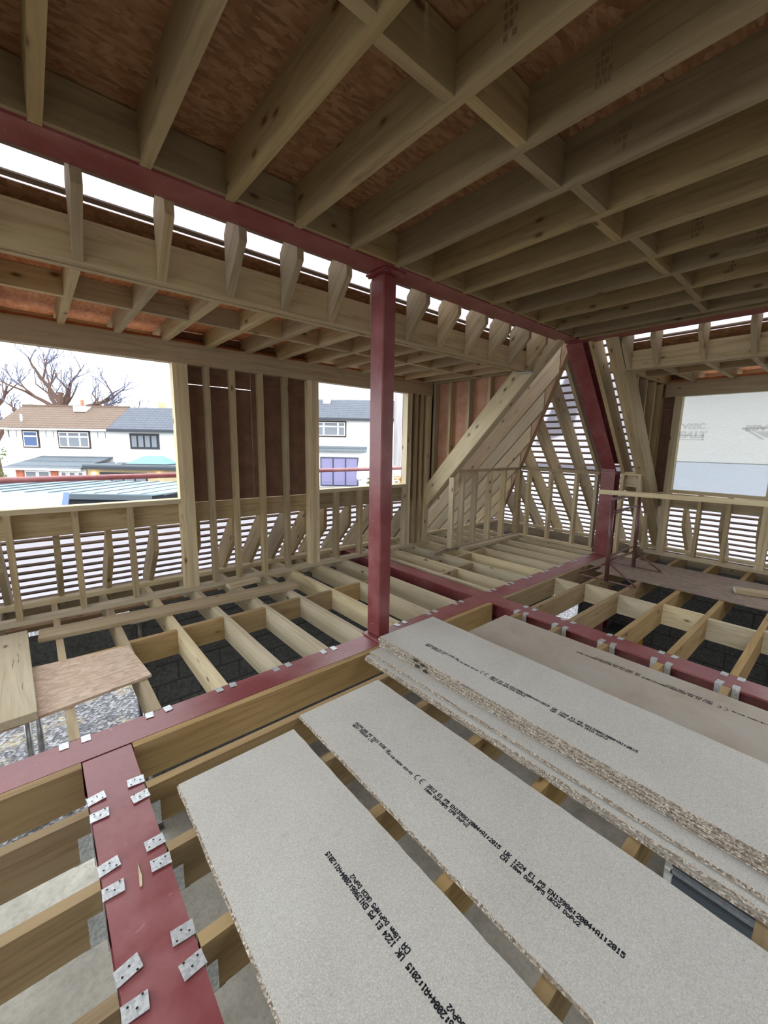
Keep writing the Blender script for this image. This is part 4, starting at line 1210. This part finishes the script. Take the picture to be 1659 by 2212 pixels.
for i in range(3):
    a = -4.45 + 0.87 * i
    hb('door_leaf', dr, a, a + 0.76, 28.90, 28.94, -1.30, 0.55, 'door_lilac')
    hb('door_pane', dr, a + 0.12, a + 0.64, 28.885, 28.90, -1.1, 0.42, 'door_lilac')
ter = tag(hb('garden_terrace', None, -9, 6, 24.5, 28.5, GZ - 0.17, -1.40, 'patio'), 'pale paved terrace below the lilac doors', 'terrace')
par = tag(empty('parasol', loc_h(-1.55, 26.5, -1.4)), 'closed pale garden parasol beside the lilac doors', 'parasol')
tube('pole', [(-1.62, 26.5, -1.4), (-1.62, 26.5, 0.75)], 0.03, 'upvc_white', par, 8, M=M)
tube('folded_cloth', [(-1.62, 26.5, -0.75), (-1.62, 26.5, -0.55), (-1.62, 26.5, 0.2), (-1.62, 26.5, 0.72)], 0.1, 'parasol_cloth', par, 10, radii=[0.12, 0.22, 0.13, 0.05], M=M)
# low neighbour roof in front
nr = tag(empty('neighbour_roof', loc_h(-12, 17, -0.5)), 'pale blue seamed low roof just outside the first window', 'roof')
poly = [(-19, 15, -0.44), (-8.6, 15, -0.40), (-7.4, 17.2, -0.36), (-7.4, 19.5, -0.33), (-19, 19.5, -0.40)]
prism('roof_sheet', poly, (0, 0, -0.05), (0, 0, 0), 'seamed_roof_blue', nr, M=M)
for i in range(13):
    u = -18.5 + 0.86 * i
    bar('seam', M @ Vector((u, 15.05, -0.405)), M @ Vector((u + 0.9 if u + 0.9 < -7.6 else -7.5, 19.4, -0.335)), 0.03, 0.05, (0, 0, 1), 'flat_roof_grey', nr)
hb('fascia', nr, -19, -8.6, 14.94, 15.0, -0.62, -0.43, 'flat_roof_grey')
hb('wall', nr, -18.8, -8.9, 15.2, 19.3, GZ - 0.17, -0.5, 'fascia_dark')
wp = tag(empty('white_roof_panel', loc_h(-12, 12, -0.2)), 'white roof panel with bluish end below the first window, far left', 'roof panel')
prism('panel_top', [(-15, 11.3, -0.30), (-8.95, 11.3, -0.30), (-9.5, 12.1, -0.03), (-15, 12.1, -0.03)], (0, 0, -0.06), (0, 0, 0), 'white_panel', wp, M=M)
hb('panel_front', wp, -15, -9.05, 11.3, 11.36, -0.75, -0.36, 'white_panel')
bar('end_trim', M @ Vector((-8.95, 11.3, -0.33)), M @ Vector((-9.5, 12.12, -0.06)), 0.14, 0.12, (0, 0, 1), 'curtain_blue', wp)
hb('support_wall', wp, -15, -9.6, 11.4, 12.0, GZ - 0.17, -0.4, 'fascia_dark')
# bare trees behind the houses
def tree(label, u, w, base, h, spread, seed, twigs, lean=0.0):
    r = tag(empty('bare_tree', loc_h(u, w, base)), label, 'tree')
    rs = random.Random(seed)
    wood, fine = [], []
    def grow(p, d, l, rad, depth):
        pts, q = [p], p
        n = 4
        for i in range(n):
            d = (d + Vector((rs.uniform(-.22, .22), rs.uniform(-.22, .22), rs.uniform(-.08, .16)))).normalized()
            q = q + d * (l / n); pts.append(q)
        radii = [rad * (1 - 0.45 * i / n) for i in range(n + 1)]
        (wood if depth < 4 else fine).append(tube(None, pts, rad, None, seg=5 if depth < 3 else 3, radii=radii, cap=False))
        if depth >= twigs: return
        for k in range(3 if depth < 3 else 2 + (rs.random() < 0.5)):
            s = pts[rs.choice((2, 3, 4))] if depth else pts[rs.choice((3, 4, 4))]
            ax = Vector((rs.uniform(-1, 1), rs.uniform(-.6, .6), rs.uniform(-.15, .65)))
            nd = (d * 0.75 + ax * spread).normalized()
            grow(s, nd, l * rs.uniform(0.58, 0.80), rad * 0.55, depth + 1)
    grow(Vector((0, 0, 0)), Vector((lean, 0, 1)).normalized(), h * 0.33, h * 0.045, 0)
    T = M @ Matrix.Translation((u, w, base))
    for nm, parts, mt in (('branches', wood, 'bark'), ('twigs', fine, 'twig')):
        if parts:
            vs, fs = merge(parts)
            o = mesh_obj(nm, vs, fs, mt, r, M=T)
            if nm == 'twigs': o['kind'] = 'stuff'
tree('large bare spreading tree rising behind the brown tiled roof', -32.6, 40, GZ, 16.5, 1.05, 5, 8)
tree('smaller bare tree at far left edge behind the brown roof', -38.0, 40, GZ, 13.5, 0.9, 11, 6)
tree('low bare tree right of the large tree, behind the brown roof', -28.2, 46, GZ, 10.5, 0.8, 23, 6)
def shrub(label, u, w, base, rad, hgt, mat, n, seed):
    r = tag(empty('garden_shrub', loc_h(u, w, base)), label, 'shrub')
    rs = random.Random(seed)
    vs, fs = [], []
    for i in range(n):
        a = rs.uniform(0, 2 * math.pi); q = rs.random() ** 0.5 * rad; z = rs.uniform(0.1, 1) * hgt
        c = Vector((math.cos(a) * q, math.sin(a) * q * 0.8, z)); s = rs.uniform(0.06, 0.14)
        d1 = Vector((rs.uniform(-1, 1), rs.uniform(-1, 1), rs.uniform(-1, 1))).normalized() * s
        d2 = d1.cross(Vector((rs.uniform(-1, 1), rs.uniform(-1, 1), rs.uniform(-1, 1)))).normalized() * s * 0.6
        b = len(vs); vs += [c - d1, c + d2, c + d1, c - d2]; fs.append((b, b + 1, b + 2, b + 3))
    T = M @ Matrix.Translation((u, w, base))
    f = mesh_obj('foliage', vs, fs, mat, r, M=T); f['kind'] = 'stuff'
    vs, fs = merge([tube(None, [(0, 0, 0), (rs.uniform(-.3, .3) * rad, rs.uniform(-.3, .3) * rad, hgt * 0.8)], 0.03, None, seg=5) for i in range(4)])
    mesh_obj('stems', vs, fs, 'bark', r, M=T)
shrub('autumn coloured shrub right of the parasol, seen past the steel post', 1.3, 25.5, -1.38, 0.75, 1.0, 'leaf_autumn', 260, 3)
shrub('green shrub beside the parasol, partly hidden by the steel post', -0.7, 26.0, -1.38, 0.45, 0.9, 'leaf_green', 200, 4)
shrub('green hedge clump at far left beyond the white house corner', -28.6, 29.5, GZ, 1.2, 3.6, 'leaf_green', 500, 6)
